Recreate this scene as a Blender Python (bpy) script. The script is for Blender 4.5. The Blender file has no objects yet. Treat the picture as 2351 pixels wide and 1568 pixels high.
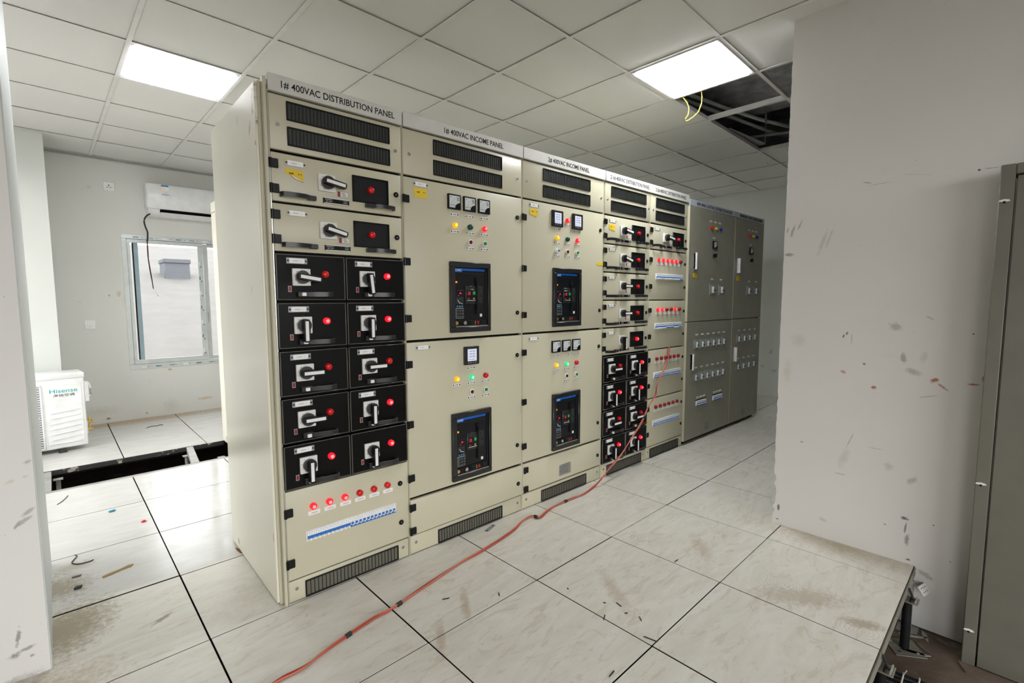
import bpy, bmesh, math, random
from mathutils import Matrix, Vector
random.seed(4)
C = bpy.context.scene.collection
PI = math.pi

# ------------------------------------------------------------------ materials
MATS = {}
def _new(name):
    m = bpy.data.materials.new(name); m.use_nodes = True
    nt = m.node_tree; nt.nodes.clear()
    out = nt.nodes.new('ShaderNodeOutputMaterial'); b = nt.nodes.new('ShaderNodeBsdfPrincipled')
    nt.links.new(b.outputs[0], out.inputs[0])
    MATS[name] = m
    return m, nt, b
def N(nt, t, **kw):
    n = nt.nodes.new(t)
    for k, v in kw.items():
        if k in n.inputs.keys() if isinstance(k, str) else False: n.inputs[k].default_value = v
        else: setattr(n, k, v)
    return n
def L(nt, a, b): nt.links.new(a, b)
def noise(nt, vec, scale, detail=4, rough=.55, dist=0):
    n = nt.nodes.new('ShaderNodeTexNoise'); n.inputs['Scale'].default_value = scale
    n.inputs['Detail'].default_value = detail; n.inputs['Roughness'].default_value = rough
    n.inputs['Distortion'].default_value = dist; L(nt, vec, n.inputs['Vector']); return n.outputs['Fac']
def ramp(nt, fac, p0, p1, c0=(0,0,0,1), c1=(1,1,1,1)):
    r = nt.nodes.new('ShaderNodeValToRGB'); r.color_ramp.elements[0].position = p0; r.color_ramp.elements[1].position = p1
    r.color_ramp.elements[0].color = c0; r.color_ramp.elements[1].color = c1; L(nt, fac, r.inputs[0]); return r.outputs[0]
def mix(nt, fac, a, b, mode='MIX'):
    m = nt.nodes.new('ShaderNodeMix'); m.data_type = 'RGBA'; m.blend_type = mode
    if isinstance(fac, (int, float)): m.inputs[0].default_value = fac
    else: L(nt, fac, m.inputs[0])
    for v, s in ((a, m.inputs[6]), (b, m.inputs[7])):
        if isinstance(v, (tuple, list)): s.default_value = (*v[:3], 1)
        else: L(nt, v, s)
    return m.outputs[2]
def math_(nt, op, a, b=None, c=None):
    m = nt.nodes.new('ShaderNodeMath'); m.operation = op
    for v, s in zip((a, b, c), m.inputs):
        if v is None: continue
        if isinstance(v, (int, float)): s.default_value = v
        else: L(nt, v, s)
    return m.outputs[0]
def objco(nt): return nt.nodes.new('ShaderNodeTexCoord').outputs['Object']
def bump(nt, b, h, st, d=.002):
    bp = nt.nodes.new('ShaderNodeBump'); bp.inputs['Strength'].default_value = st; bp.inputs['Distance'].default_value = d
    L(nt, h, bp.inputs['Height']); L(nt, bp.outputs[0], b.inputs['Normal'])

def simple(name, col, rough=.5, metal=0, spec=.5, var=.06, emis=None, es=0, bmp=0, bs=300):
    m, nt, b = _new(name)
    co = objco(nt)
    dark = tuple(c*(1-var*2) for c in col)
    L(nt, mix(nt, ramp(nt, noise(nt, co, 9), .35, .7), col, dark), b.inputs['Base Color'])
    b.inputs['Roughness'].default_value = rough; b.inputs['Metallic'].default_value = metal
    b.inputs['Specular IOR Level'].default_value = spec
    if emis: b.inputs['Emission Color'].default_value = (*emis, 1); b.inputs['Emission Strength'].default_value = es
    if bmp: bump(nt, b, noise(nt, co, bs, 2), bmp, .001)
    return m

def smudges(nt, base, marks, ax, strength=1):
    """marks: (u, v, half_u, half_v, angle, colour, opacity, sharp) ; ax = axes used as u,v"""
    co = objco(nt); s = nt.nodes.new('ShaderNodeSeparateXYZ'); L(nt, co, s.inputs[0])
    cb = nt.nodes.new('ShaderNodeCombineXYZ'); L(nt, s.outputs[ax[0]], cb.inputs[0]); L(nt, s.outputs[ax[1]], cb.inputs[1])
    nz = noise(nt, cb.outputs[0], 45, 5, .7); nz2 = noise(nt, cb.outputs[0], 220, 3, .6)
    for u, v, hu, hv, ang, col, op, sh in marks:
        mp = nt.nodes.new('ShaderNodeMapping'); mp.vector_type = 'TEXTURE'
        mp.inputs['Location'].default_value = (u, v, 0); mp.inputs['Rotation'].default_value = (0, 0, ang)
        mp.inputs['Scale'].default_value = (hu, hv, 1); L(nt, cb.outputs[0], mp.inputs[0])
        ln = nt.nodes.new('ShaderNodeVectorMath'); ln.operation = 'LENGTH'; L(nt, mp.outputs[0], ln.inputs[0])
        d = math_(nt, 'MULTIPLY_ADD', nz, .8, math_(nt, 'MULTIPLY', ln.outputs['Value'], .5))
        d = math_(nt, 'MULTIPLY_ADD', nz2, .3, d)
        f = ramp(nt, math_(nt, 'ADD', d, -.32), .5-sh*.25, .5+sh*.25, (op, op, op, 1), (0, 0, 0, 1))
        base = mix(nt, f, base, col)
    return base

CAB = (.565, .54, .40)
m, nt, b = _new('cabinet_paint'); co = objco(nt)
c = mix(nt, ramp(nt, noise(nt, co, 2.2, 5), .4, .8), CAB, tuple(x*.93 for x in CAB))
c = mix(nt, ramp(nt, noise(nt, co, 14, 6, .7), .72, .8), c, (.42, .36, .25))
L(nt, c, b.inputs['Base Color']); b.inputs['Roughness'].default_value = .33; b.inputs['Specular IOR Level'].default_value = .5
bump(nt, b, noise(nt, co, 900, 1), .08, .0006)
m, nt, b = _new('lit_side_paint'); co = objco(nt)
base = mix(nt, ramp(nt, noise(nt, co, 1.5, 3), .4, .8), (.86, .83, .70), (.82, .79, .66))  # lighter than the cabinet paint: daylight from the left put into the colour
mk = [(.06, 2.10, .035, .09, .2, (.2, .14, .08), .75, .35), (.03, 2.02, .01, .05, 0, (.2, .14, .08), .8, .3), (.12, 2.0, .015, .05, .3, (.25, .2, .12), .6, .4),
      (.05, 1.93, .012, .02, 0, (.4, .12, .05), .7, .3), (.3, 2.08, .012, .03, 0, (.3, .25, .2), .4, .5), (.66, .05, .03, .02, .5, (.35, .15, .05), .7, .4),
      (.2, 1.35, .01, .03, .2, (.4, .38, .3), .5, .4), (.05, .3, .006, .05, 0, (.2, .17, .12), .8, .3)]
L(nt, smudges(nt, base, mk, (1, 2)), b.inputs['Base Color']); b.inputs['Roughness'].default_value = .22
simple('board_paint', (.30, .29, .225), .38, 0, .5, .05, bmp=.06, bs=900)
simple('header_white', (.66, .655, .61), .42)
simple('header_grey', (.50, .54, .60), .35)
simple('gap_black', (.006, .006, .006), .8, spec=.2)
simple('void_black', (.004, .004, .004), .95, spec=.05)
simple('chrome', (.75, .76, .78), .18, 1)
simple('steel', (.45, .45, .44), .4, .9)
simple('galvanised', (.36, .36, .34), .55, .25, var=.12)
simple('black_plastic', (.008, .008, .009), .4, spec=.25)
simple('black_gloss', (.006, .006, .007), .2, spec=.3)
simple('grey_plastic', (.014, .015, .017), .3, spec=.55)
simple('handle_highlight', (.16, .15, .12), .4)
simple('knob_grey', (.04, .042, .04), .35, spec=.35)
simple('white_plastic', (.84, .84, .80), .35)
simple('bright_white', (.90, .90, .89), .35)
simple('clear_plate', (.32, .35, .36), .2)
simple('board_plate', (.27, .29, .25), .3)
simple('beige_plate', (.55, .54, .44), .25)
simple('ink', (.02, .02, .025), .6, spec=.1)
simple('faint_ink', (.34, .33, .36), .6, spec=.1)
simple('yellow_sticker', (.80, .56, .015), .6)
simple('paper_white', (.75, .73, .66), .6)
simple('red_off', (.72, .008, .012), .22)
simple('dark_red', (.12, .004, .008), .25)
simple('maroon_off', (.30, .008, .014), .2)
simple('red_on_rim', (.7, .01, .02), .25, emis=(1, .012, .03), es=.42)
simple('red_on_core', (.9, .3, .3), .3, emis=(1, .16, .15), es=.62)
simple('yellow_on', (.85, .55, .02), .25, emis=(1, .55, .02), es=.22)
simple('yellow_core', (.9, .7, .1), .25, emis=(1, .7, .05), es=.4)
simple('green_off', (.0, .075, .05), .2)
simple('green_btn', (.01, .25, .09), .3)
simple('green_on', (.02, .5, .2), .25, emis=(.03, .75, .3), es=.3)
simple('green_core', (.3, .9, .5), .25, emis=(.3, 1, .5), es=.55)
simple('blue_lamp', (.01, .03, .35), .2)
simple('yellow_lamp', (.65, .5, .02), .25)
simple('mcb_blue', (.02, .16, .55), .35)
simple('band_blue', (.0, .12, .55), .4)
simple('chint_face', (.006, .007, .009), .3, spec=.35)
simple('chint_mid', (.017, .020, .023), .35)
simple('dim_print', (.10, .125, .12), .6)
simple('teal_print', (.06, .2, .3), .5)
simple('lcd', (.5, .55, .68), .2, emis=(.72, .76, .95), es=.22)
simple('meter_face', (.66, .70, .70), .25)
simple('orange_led', (.6, .2, .02), .3, emis=(1, .3, .03), es=.4)
simple('red_led', (.3, .0, .02), .3, emis=(1, .02, .06), es=.7)
simple('btn_red', (.55, .02, .02), .35)
simple('btn_green', (.02, .35, .10), .35)
simple('warn_red', (.30, .015, .015), .45)
simple('warn_orange', (.34, .05, .02), .45)
simple('brass', (.7, .5, .15), .3, .9)
simple('aluminium', (.62, .66, .66), .35, .35)
simple('alu_blue', (.33, .44, .50), .35, .3)
simple('rubber', (.02, .02, .02), .6)
simple('appliance_white', (.88, .89, .90), .25)
simple('hisense_teal', (.0, .42, .42), .4)
simple('sky_blue', (.02, .25, .6), .4)
simple('cable_red', (.40, .065, .04), .45)
simple('cable_orange', (.55, .12, .06), .45)
simple('cable_yellow', (.75, .60, .05), .4)
simple('conduit_white', (.68, .70, .64), .4)
simple('door_grey', (.155, .148, .118), .45, var=.05)
simple('edge_metal', (.30, .29, .23), .5, .3, var=.15)
simple('gap_reddish', (.05, .03, .025), .7)
simple('rust', (.2, .06, .02), .8)
simple('leaf_brown', (.3, .19, .07), .8)
simple('debris_dark', (.03, .03, .03), .7)
simple('bit_blue', (.02, .3, .45), .4)
simple('bit_red', (.6, .01, .02), .35)
simple('grid_white', (.78, .775, .75), .45)
simple('frame_pinkish', (.62, .58, .60), .4)
simple('black_steel', (.02, .021, .022), .4, .5, var=.3)

m, nt, b = _new('grille_mesh'); co = objco(nt)   # fine wire mesh behind the bars
s = nt.nodes.new('ShaderNodeSeparateXYZ'); L(nt, co, s.inputs[0])
def wavy(nt, v, freq):
    return math_(nt, 'SINE', math_(nt, 'MULTIPLY', v, freq))
a1 = wavy(nt, math_(nt, 'ADD', s.outputs[0], math_(nt, 'MULTIPLY', s.outputs[2], .6)), 1500)
a2 = wavy(nt, math_(nt, 'SUBTRACT', s.outputs[2], math_(nt, 'MULTIPLY', s.outputs[0], .6)), 1500)
f = ramp(nt, math_(nt, 'MAXIMUM', a1, a2), .3, .9)
L(nt, mix(nt, f, (.004, .004, .004), (.045, .055, .045)), b.inputs['Base Color']); b.inputs['Roughness'].default_value = .5
m2, nt, b = _new('grille_mesh_light'); co = objco(nt)
s = nt.nodes.new('ShaderNodeSeparateXYZ'); L(nt, co, s.inputs[0])
a1 = wavy(nt, math_(nt, 'ADD', s.outputs[0], math_(nt, 'MULTIPLY', s.outputs[2], .6)), 1500)
a2 = wavy(nt, math_(nt, 'SUBTRACT', s.outputs[2], math_(nt, 'MULTIPLY', s.outputs[0], .6)), 1500)
f = ramp(nt, math_(nt, 'MAXIMUM', a1, a2), .2, .9)
L(nt, mix(nt, f, (.02, .02, .017), (.22, .21, .16)), b.inputs['Base Color']); b.inputs['Roughness'].default_value = .5

m, nt, b = _new('black_drawer_face'); co = objco(nt)
f = ramp(nt, noise(nt, co, 16, 7, .75, 1.0), .68, .8)
L(nt, mix(nt, f, (.005, .005, .005), (.05, .045, .04)), b.inputs['Base Color']); b.inputs['Specular IOR Level'].default_value = .12
L(nt, ramp(nt, noise(nt, co, 6, 4), .3, .8, (.25,)*3+(1,), (.5,)*3+(1,)), b.inputs['Roughness'])
simple('drawer_rim', (.11, .105, .09), .25)

# ceiling tile
m, nt, b = _new('ceiling_tile'); co = objco(nt)
c = mix(nt, ramp(nt, noise(nt, co, 1.2, 2), .3, .8), (.78, .78, .76), (.73, .73, .71))
spk = ramp(nt, noise(nt, co, 260, 3, .8), .62, .72)
c = mix(nt, math_(nt, 'MULTIPLY', spk, .35), c, (.25, .24, .2))
L(nt, c, b.inputs['Base Color']); b.inputs['Roughness'].default_value = .75
bump(nt, b, noise(nt, co, 300, 3, .8), .25, .001)

# floor tile
m, nt, b = _new('floor_tile'); co = objco(nt)
mp = nt.nodes.new('ShaderNodeMapping'); mp.inputs['Scale'].default_value = (1, 3.2, 1); mp.inputs['Rotation'].default_value = (0, 0, .35); L(nt, co, mp.inputs[0])
base = mix(nt, ramp(nt, noise(nt, mp.outputs[0], 3.5, 6, .6, 1.2), .35, .7), (.74, .72, .66), (.64, .615, .54))
st = nt.nodes.new('ShaderNodeMapping'); st.inputs['Scale'].default_value = (1, 3.5, 1); st.inputs['Rotation'].default_value = (0, 0, -.6); L(nt, co, st.inputs[0])
swirl = ramp(nt, noise(nt, st.outputs[0], 2.6, 7, .72, 3.5), .55, .60)
base = mix(nt, math_(nt, 'MULTIPLY', swirl, .34), base, (.50, .43, .31))
scuff = ramp(nt, noise(nt, st.outputs[0], 9, 8, .8, 1.8), .62, .68)
base = mix(nt, math_(nt, 'MULTIPLY', scuff, .55), base, (.33, .22, .13))
fine = ramp(nt, noise(nt, st.outputs[0], 36, 4, .7, .8), .66, .71)
base = mix(nt, math_(nt, 'MULTIPLY', fine, .45), base, (.22, .16, .10))
# dust mask: dusty everywhere but the wiped tiles by the window
sp = nt.nodes.new('ShaderNodeSeparateXYZ'); L(nt, co, sp.inputs[0])
yy = math_(nt, 'ADD', sp.outputs[1], math_(nt, 'MULTIPLY', noise(nt, co, 2.0, 3), .3))
clean = ramp(nt, yy, .72, .80)
clean = math_(nt, 'MULTIPLY', clean, ramp(nt, sp.outputs[0], .9, 1.0, (1, 1, 1, 1), (0, 0, 0, 1)))
dirtL = [(-.72, .85, .16, .20, .3, (.30, .25, .17), .8, .6), (-.70, .45, .20, .30, -.4, (.33, .28, .20), .75, .6), (-.66, 1.05, .12, .08, .2, (.35, .29, .2), .5, .7),
         (-.9, .05, .4, .2, 0, (.42, .35, .24), .6, .8), (-.1, 4.50, 1.5, .24, 0, (.46, .31, .17), .85, .9), (-.41, .27, .07, .02, .6, (.2, .15, .1), .7, .4),
         (1.65, -1.5, .30, .11, -.9, (.36, .30, .2), .5, .5), (1.63, -1.73, .12, .05, -1.2, (.3, .22, .13), .6, .5), (.55, -.52, .16, .03, 1.0, (.36, .24, .14), .5, .6),
         (.35, -.62, .16, .03, 1.0, (.36, .24, .14), .45, .6), (2.29, -1.5, .13, .42, 0, (.36, .28, .17), .7, 1.2), (1.75, -1.0, .2, .06, .7, (.38, .3, .2), .4, .7),
         (-.1, .2, .2, .16, .5, (.45, .40, .3), .35, .8), (1.1, -.9, .25, .05, 1.0, (.38, .28, .18), .4, .7)]
base2 = smudges(nt, base, dirtL, (0, 1))
clean_dimmed = mix(nt, ramp(nt, noise(nt, mp.outputs[0], 3.5, 6, .6, 1.2), .35, .7), (.58, .58, .57), (.53, .53, .51))  # wiped tiles given a dimmer colour against overexposure by the window
clean_dimmed = mix(nt, math_(nt, 'MULTIPLY', scuff, .4), clean_dimmed, (.36, .31, .25))
tm = math_(nt, 'MULTIPLY', clean, .8)
fin = mix(nt, tm, base2, clean_dimmed)
fin = smudges(nt, fin, dirtL[:5], (0, 1))
for cx_, cy_, rad, fr_ in ((1.695, -1.405, .075, 430), (1.648, -1.535, .045, 520), (1.575, -1.74, .085, 430), (2.0, -1.02, .05, 480), (1.30, -.62, .07, 400), (1.62, -.75, .06, 430)):
    vm_ = nt.nodes.new('ShaderNodeVectorMath'); vm_.operation = 'DISTANCE'; L(nt, co, vm_.inputs[0]); vm_.inputs[1].default_value = (cx_, cy_, 0)
    ds = vm_.outputs['Value']; wv = math_(nt, 'SINE', math_(nt, 'MULTIPLY', math_(nt, 'ADD', ds, math_(nt, 'MULTIPLY', noise(nt, co, 14, 2), .03)), fr_))
    near = ramp(nt, math_(nt, 'MULTIPLY', math_(nt, 'ADD', ds, math_(nt, 'MULTIPLY', noise(nt, co, 9, 3), .12)), 1/(rad*2+.06)), .55, .85, (1, 1, 1, 1), (0, 0, 0, 1))
    fin = mix(nt, math_(nt, 'MULTIPLY', math_(nt, 'MULTIPLY', ramp(nt, wv, .35, .8), near), .24), fin, (.36, .31, .22))
L(nt, fin, b.inputs['Base Color']); b.inputs['Specular IOR Level'].default_value = .16
rf = mix(nt, clean, (.34,)*3, (.09,)*3)
rf = mix(nt, math_(nt, 'MULTIPLY', ramp(nt, noise(nt, co, 7, 5), .35, .7), .5), rf, (.42,)*3)
L(nt, rf, b.inputs['Roughness'])
simple('tile_core', (.03, .026, .02), .8, spec=.1)
simple('tile_edge', (.16, .14, .11), .6, var=.2)

# plain plaster walls
def plaster(name, col, marks=None, ax=(0, 2)):
    m, nt, b = _new(name); co = objco(nt)
    base = mix(nt, ramp(nt, noise(nt, co, 1.1, 4), .35, .75), col, tuple(x*.95 for x in col))
    base = mix(nt, math_(nt, 'MULTIPLY', ramp(nt, noise(nt, co, 7, 6, .7), .62, .75), .25), base, tuple(x*.8 for x in col))
    spk = ramp(nt, noise(nt, co, 60, 2, .5), .77, .79)
    base = mix(nt, math_(nt, 'MULTIPLY', spk, .5), base, (.3, .25, .2))
    if marks: base = smudges(nt, base, marks, ax)
    L(nt, base, b.inputs['Base Color']); b.inputs['Roughness'].default_value = .55
    bump(nt, b, noise(nt, co, 35, 4), .1, .002)
    return m
BR = (.28, .24, .17); RD = (.40, .11, .06); GY = (.28, .27, .24); DK = (.10, .08, .07)
plaster('wall_plaster_right', (.69, .675, .645), [
 (-1.18, 1.55, .035, .018, 0, BR, .85, .35), (-1.195, 1.68, .012, .05, .3, BR, .7, .35), (-1.23, 1.71, .008, .05, .4, BR, .6, .35), (-1.17, 1.69, .008, .03, .3, BR, .5, .35),
 (-1.34, 1.60, .015, .10, .3, (.45, .42, .35), .5, .5), (-1.37, 1.62, .01, .09, .3, (.45, .42, .35), .5, .5), (-1.67, 1.17, .04, .03, .5, BR, .55, .5), (-1.71, 1.02, .018, .04, 0, GY, .7, .4),
 (-1.75, .955, .05, .022, .3, BR, .55, .5), (-1.785, 1.03, .02, .04, .2, (.5, .42, .33), .4, .5), (-1.83, .922, .026, .020, -.4, RD, .95, .3), (-1.86, .895, .035, .008, .7, RD, .7, .4), (-1.60, .86, .018, .014, 0, RD, .85, .3),
 (-1.555, .975, .012, .009, 0, (.3, .12, .08), .9, .3), (-1.465, .925, .02, .013, .5, RD, .65, .4), (-1.968, .92, .035, .008, 0, RD, .9, .3), (-1.993, .95, .006, .03, 0, RD, .8, .3),
 (-1.474, 1.13, .008, .016, .3, DK, .8, .3), (-1.459, 1.112, .008, .014, .3, DK, .8, .3), (-1.495, 1.10, .006, .04, 0, BR, .4, .4), (-1.52, 1.885, .035, .003, .3, (.42, .22, .1), .9, .3),
 (-1.57, 1.87, .09, .0022, -.04, (.45, .3, .18), .8, .3), (-1.72, 1.888, .09, .002, .2, (.45, .34, .22), .6, .3), (-1.96, 1.871, .05, .0022, .05, DK, .7, .3), (-1.928, 1.869, .008, .006, 0, DK, .95, .2),
 (-1.951, 1.148, .006, .006, 0, DK, 1, .2), (-1.80, 1.215, .03, .006, .5, BR, .5, .4), (-1.81, .843, .05, .006, -.3, (.3, .28, .33), .5, .4), (-1.25, 1.08, .05, .05, .4, (.5, .46, .38), .4, .6),
 (-1.2, .9, .03, .10, 0, (.5, .42, .33), .35, .6), (-1.49, .47, .03, .08, .3, (.52, .48, .42), .5, .6), (-1.477, .377, .035, .006, 0, (.5, .35, .15), .8, .4), (-1.68, .468, .025, .025, 0, GY, .35, .6),
 (-1.775, .422, .04, .02, -.7, (.4, .28, .22), .6, .5), (-1.757, .225, .024, .014, 0, DK, .9, .4), (-1.762, .18, .008, .05, .1, DK, .75, .3), (-1.77, .12, .014, .05, .05, DK, .6, .4), (-1.78, .022, .014, .008, 0, DK, .9, .3),
 (-1.865, .227, .005, .005, 0, DK, .9, .2), (-1.933, .072, .010, .005, .6, DK, .8, .2), (-1.187, .10, .012, .03, 0, DK, .85, .3), (-1.185, .03, .012, .006, 0, DK, .85, .3), (-1.85, -.03, .05, .02, .4, GY, .6, .5),
 (-1.29, .511, .012, .007, 0, (.35, .2, .1), .9, .3), (-1.51, .56, .004, .07, .35, GY, .7, .3), (-1.41, .103, .03, .015, .4, GY, .35, .5), (-1.68, .168, .012, .008, 0, DK, .6, .3), (-1.62, .548, .05, .004, 0, (.4, .3, .25), .5, .4)], (1, 2))
plaster('wall_plaster_left', (.80, .79, .765), [
 (-.765, .585, .012, .028, -.9, BR, .55, .4), (-.778, .555, .012, .04, -1.0, GY, .6, .4), (-.795, .545, .008, .02, -.6, GY, .5, .4), (-.815, .155, .010, .05, -.15, GY, .85, .35), (-.828, .095, .022, .018, .4, DK, .65, .4),
 (-.80, .105, .04, .010, .15, GY, .75, .4), (-.785, .075, .01, .008, 0, GY, .7, .4), (-.755, .76, .016, .010, .3, BR, .5, .5), (-.763, .71, .012, .008, .2, (.6, .5, .35), .5, .5), (-.80, .70, .02, .01, .2, (.6, .45, .25), .4, .6),
 (-.85, .0, .13, .025, .1, GY, .6, .6)], (0, 2))
plaster('wall_plaster_back', (.73, .735, .70), [
 (-.12, 1.38, .03, .05, 0, (.42, .35, .22), .5, .6), (-.2, 1.36, .015, .02, 0, (.3, .25, .15), .6, .4), (-.35, .13, .2, .07, 0, (.5, .44, .34), .35, .8), (.28, .10, .10, .10, 0, (.5, .46, .4), .35, .8),
 (.22, .13, .02, .02, 0, (.5, .5, .48), .5, .2), (.29, .52, .03, .02, 0, (.45, .3, .12), .7, .4), (.62, .14, .12, .03, 0, (.5, .3, .15), .5, .6), (-.44, 1.29, .03, .004, 0, (.5, .3, .15), .7, .3),
 (-.28, .045, .03, .02, 0, DK, .8, .3), (.05, .05, .02, .02, 0, DK, .5, .4), (-.05, 1.3, .06, .12, 0, (.6, .57, .42), .45, .8), (.1, .4, .004, .05, .2, GY, .4, .3), (-.3, 2.47, .03, .03, 0, (.55, .52, .42), .4, .7)], (0, 2))
plaster('wall_plaster_far', (.74, .77, .73), [(.2, .6, .03, .06, .5, GY, .5, .5), (.3, .4, .04, .02, .3, GY, .5, .5), (.15, .35, .06, .03, 0, GY, .4, .5), (.05, .9, .02, .02, 0, GY, .4, .4)], (1, 2))
plaster('reveal_plaster', (.60, .635, .63))
plaster('column_plaster', (.66, .68, .65))
simple('concrete_slab', (.55, .56, .60), .85, var=.25)
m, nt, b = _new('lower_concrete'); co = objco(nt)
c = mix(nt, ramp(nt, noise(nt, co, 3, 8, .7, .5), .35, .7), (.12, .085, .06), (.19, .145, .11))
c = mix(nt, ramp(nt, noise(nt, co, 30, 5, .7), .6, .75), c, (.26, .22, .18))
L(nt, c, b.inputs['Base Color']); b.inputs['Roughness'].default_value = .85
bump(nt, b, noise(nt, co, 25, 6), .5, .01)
m, nt, b = _new('sand_ground'); co = objco(nt)
L(nt, mix(nt, ramp(nt, noise(nt, co, 1.2, 8, .7), .35, .7), (.105, .10, .094), (.082, .078, .072)), b.inputs['Base Color']); b.inputs['Roughness'].default_value = .9
simple('shed_grey', (.085, .09, .102), .7)
m, nt, b = _new('flaked_edge'); co = objco(nt)
L(nt, mix(nt, ramp(nt, noise(nt, co, 14, 6, .7), .56, .60), (.035, .035, .037), (.45, .42, .38)), b.inputs['Base Color']); b.inputs['Roughness'].default_value = .4
m, nt, b = _new('lamp_diffuser'); b.inputs['Base Color'].default_value = (.8, .8, .8, 1)
b.inputs['Emission Color'].default_value = (.96, .98, 1, 1); b.inputs['Emission Strength'].default_value = 16.0
m, nt, b = _new('window_glass')
b.inputs['Base Color'].default_value = (.97, .98, .98, 1); b.inputs['Roughness'].default_value = 0; b.inputs['IOR'].default_value = 1.02
b.inputs['Transmission Weight'].default_value = 1

# ------------------------------------------------------------------ mesh builder
class MB:
    def __init__(s): s.bm = bmesh.new(); s.mats = []; s.seen = 0
    def mi(s, mat):
        if mat not in s.mats: s.mats.append(mat)
        return s.mats.index(mat)
    def _merge(s, t, mat, smooth=False):
        i = s.mi(mat); vm = {}
        for v in t.verts: vm[v] = s.bm.verts.new(v.co)
        for f in t.faces:
            try: nf = s.bm.faces.new([vm[v] for v in f.verts])
            except ValueError: continue
            nf.material_index = i; nf.smooth = smooth
        t.free()
    def box(s, x0, x1, y0, y1, z0, z1, mat, bev=0, M=None, seg=1):
        t = bmesh.new(); bmesh.ops.create_cube(t, size=1)
        for v in t.verts: v.co = Vector(((x0+x1)/2+v.co.x*(x1-x0), (y0+y1)/2+v.co.y*(y1-y0), (z0+z1)/2+v.co.z*(z1-z0)))
        if bev: bmesh.ops.bevel(t, geom=t.edges[:], offset=bev, segments=seg, affect='EDGES', profile=.5)
        if M: t.transform(M)
        s._merge(t, mat, seg > 1); return s
    def cyl(s, x, z, r, y0, y1, mat, n=20, r2=None, M=None, capmat=None):
        """axis along y from y0 (towards viewer, negative) to y1"""
        t = bmesh.new()
        bmesh.ops.create_cone(t, cap_ends=True, segments=n, radius1=r if r2 is None else r2, radius2=r, depth=abs(y1-y0))
        t.transform(Matrix.Translation((x, (y0+y1)/2, z)) @ Matrix.Rotation(-PI/2, 4, 'X'))
        if M: t.transform(M)
        s._merge(t, mat, True); return s
    def rod(s, p0, p1, r, mat, n=10): return s.tube([p0, p1], r, mat, n)
    def tube(s, pts, r, mat, n=8):
        pts = [Vector(p) for p in pts]; t = bmesh.new(); rings = []
        up = Vector((0, 0, 1))
        for i, p in enumerate(pts):
            d = (pts[min(i+1, len(pts)-1)]-pts[max(i-1, 0)]).normalized()
            u = up.cross(d)
            if u.length < .15: u = Vector((1, 0, 0)).cross(d)
            u.normalize(); w = d.cross(u)
            rings.append([t.verts.new(p+u*math.cos(2*PI*k/n)*r+w*math.sin(2*PI*k/n)*r) for k in range(n)])
        for a, c in zip(rings, rings[1:]):
            for k in range(n): t.faces.new((a[k], a[(k+1) % n], c[(k+1) % n], c[k]))
        t.faces.new(rings[0][::-1]); t.faces.new(rings[-1])
        s._merge(t, mat, True); return s
    def prism(s, pts, a, bb, mat, plane='xz', M=None, smooth=False):
        t = bmesh.new()
        def P(u, v, w): return {'xz': (u, w, v), 'xy': (u, v, w), 'yz': (w, u, v)}[plane]
        A = [t.verts.new(P(u, v, a)) for u, v in pts]; B = [t.verts.new(P(u, v, bb)) for u, v in pts]
        n = len(pts)
        t.faces.new(A); t.faces.new(B[::-1])
        for k in range(n): t.faces.new((A[k], B[k], B[(k+1) % n], A[(k+1) % n]))
        bmesh.ops.recalc_face_normals(t, faces=t.faces[:])
        if M: t.transform(M)
        s._merge(t, mat, smooth); return s
    def dome(s, x, z, r, y, h, mat, n=18, rings=4):
        t = bmesh.new(); prev = [t.verts.new((x+r*math.cos(2*PI*k/n), y, z+r*math.sin(2*PI*k/n))) for k in range(n)]
        for j in range(1, rings):
            a = PI/2*j/rings; rr = r*math.cos(a); yy = y-h*math.sin(a)
            cur = [t.verts.new((x+rr*math.cos(2*PI*k/n), yy, z+rr*math.sin(2*PI*k/n))) for k in range(n)]
            for k in range(n): t.faces.new((prev[k], prev[(k+1) % n], cur[(k+1) % n], cur[k]))
            prev = cur
        t.faces.new(prev); s._merge(t, mat, True); return s
    def text(s, body, x, z, y, size, mat, width=None, align='CENTER', M=None, depth=.0006, height=None):
        cu = bpy.data.curves.new('t', 'FONT'); cu.body = body; cu.size = size; cu.offset = size*.007; cu.extrude = depth; cu.align_x = align; cu.resolution_u = 3
        o = bpy.data.objects.new('t', cu); C.objects.link(o)
        dg = bpy.context.evaluated_depsgraph_get(); me = o.evaluated_get(dg).to_mesh()
        t = bmesh.new(); t.from_mesh(me); o.evaluated_get(dg).to_mesh_clear()
        xs = [v.co.x for v in t.verts]; ys = [v.co.y for v in t.verts]
        if xs:
            cx = (min(xs)+max(xs))/2; cy = (min(ys)+max(ys))/2
            sx = width/(max(xs)-min(xs)) if width else 1
            sy = height/(max(ys)-min(ys)) if height else 1
            for v in t.verts: v.co = Vector((x+(v.co.x-cx)*sx, y-v.co.z, z+(v.co.y-cy)*sy))
            if M: t.transform(M)
            s._merge(t, mat)
        bpy.data.objects.remove(o); bpy.data.curves.remove(cu); return s
    def mesh(s, name):
        me = bpy.data.meshes.new(name); bmesh.ops.remove_doubles(s.bm, verts=s.bm.verts[:], dist=1e-7) if False else None
        s.bm.to_mesh(me); s.bm.free()
        for k in s.mats: me.materials.append(MATS[k])
        try: me.set_sharp_from_angle(angle=math.radians(40))
        except Exception: pass
        return me

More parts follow.
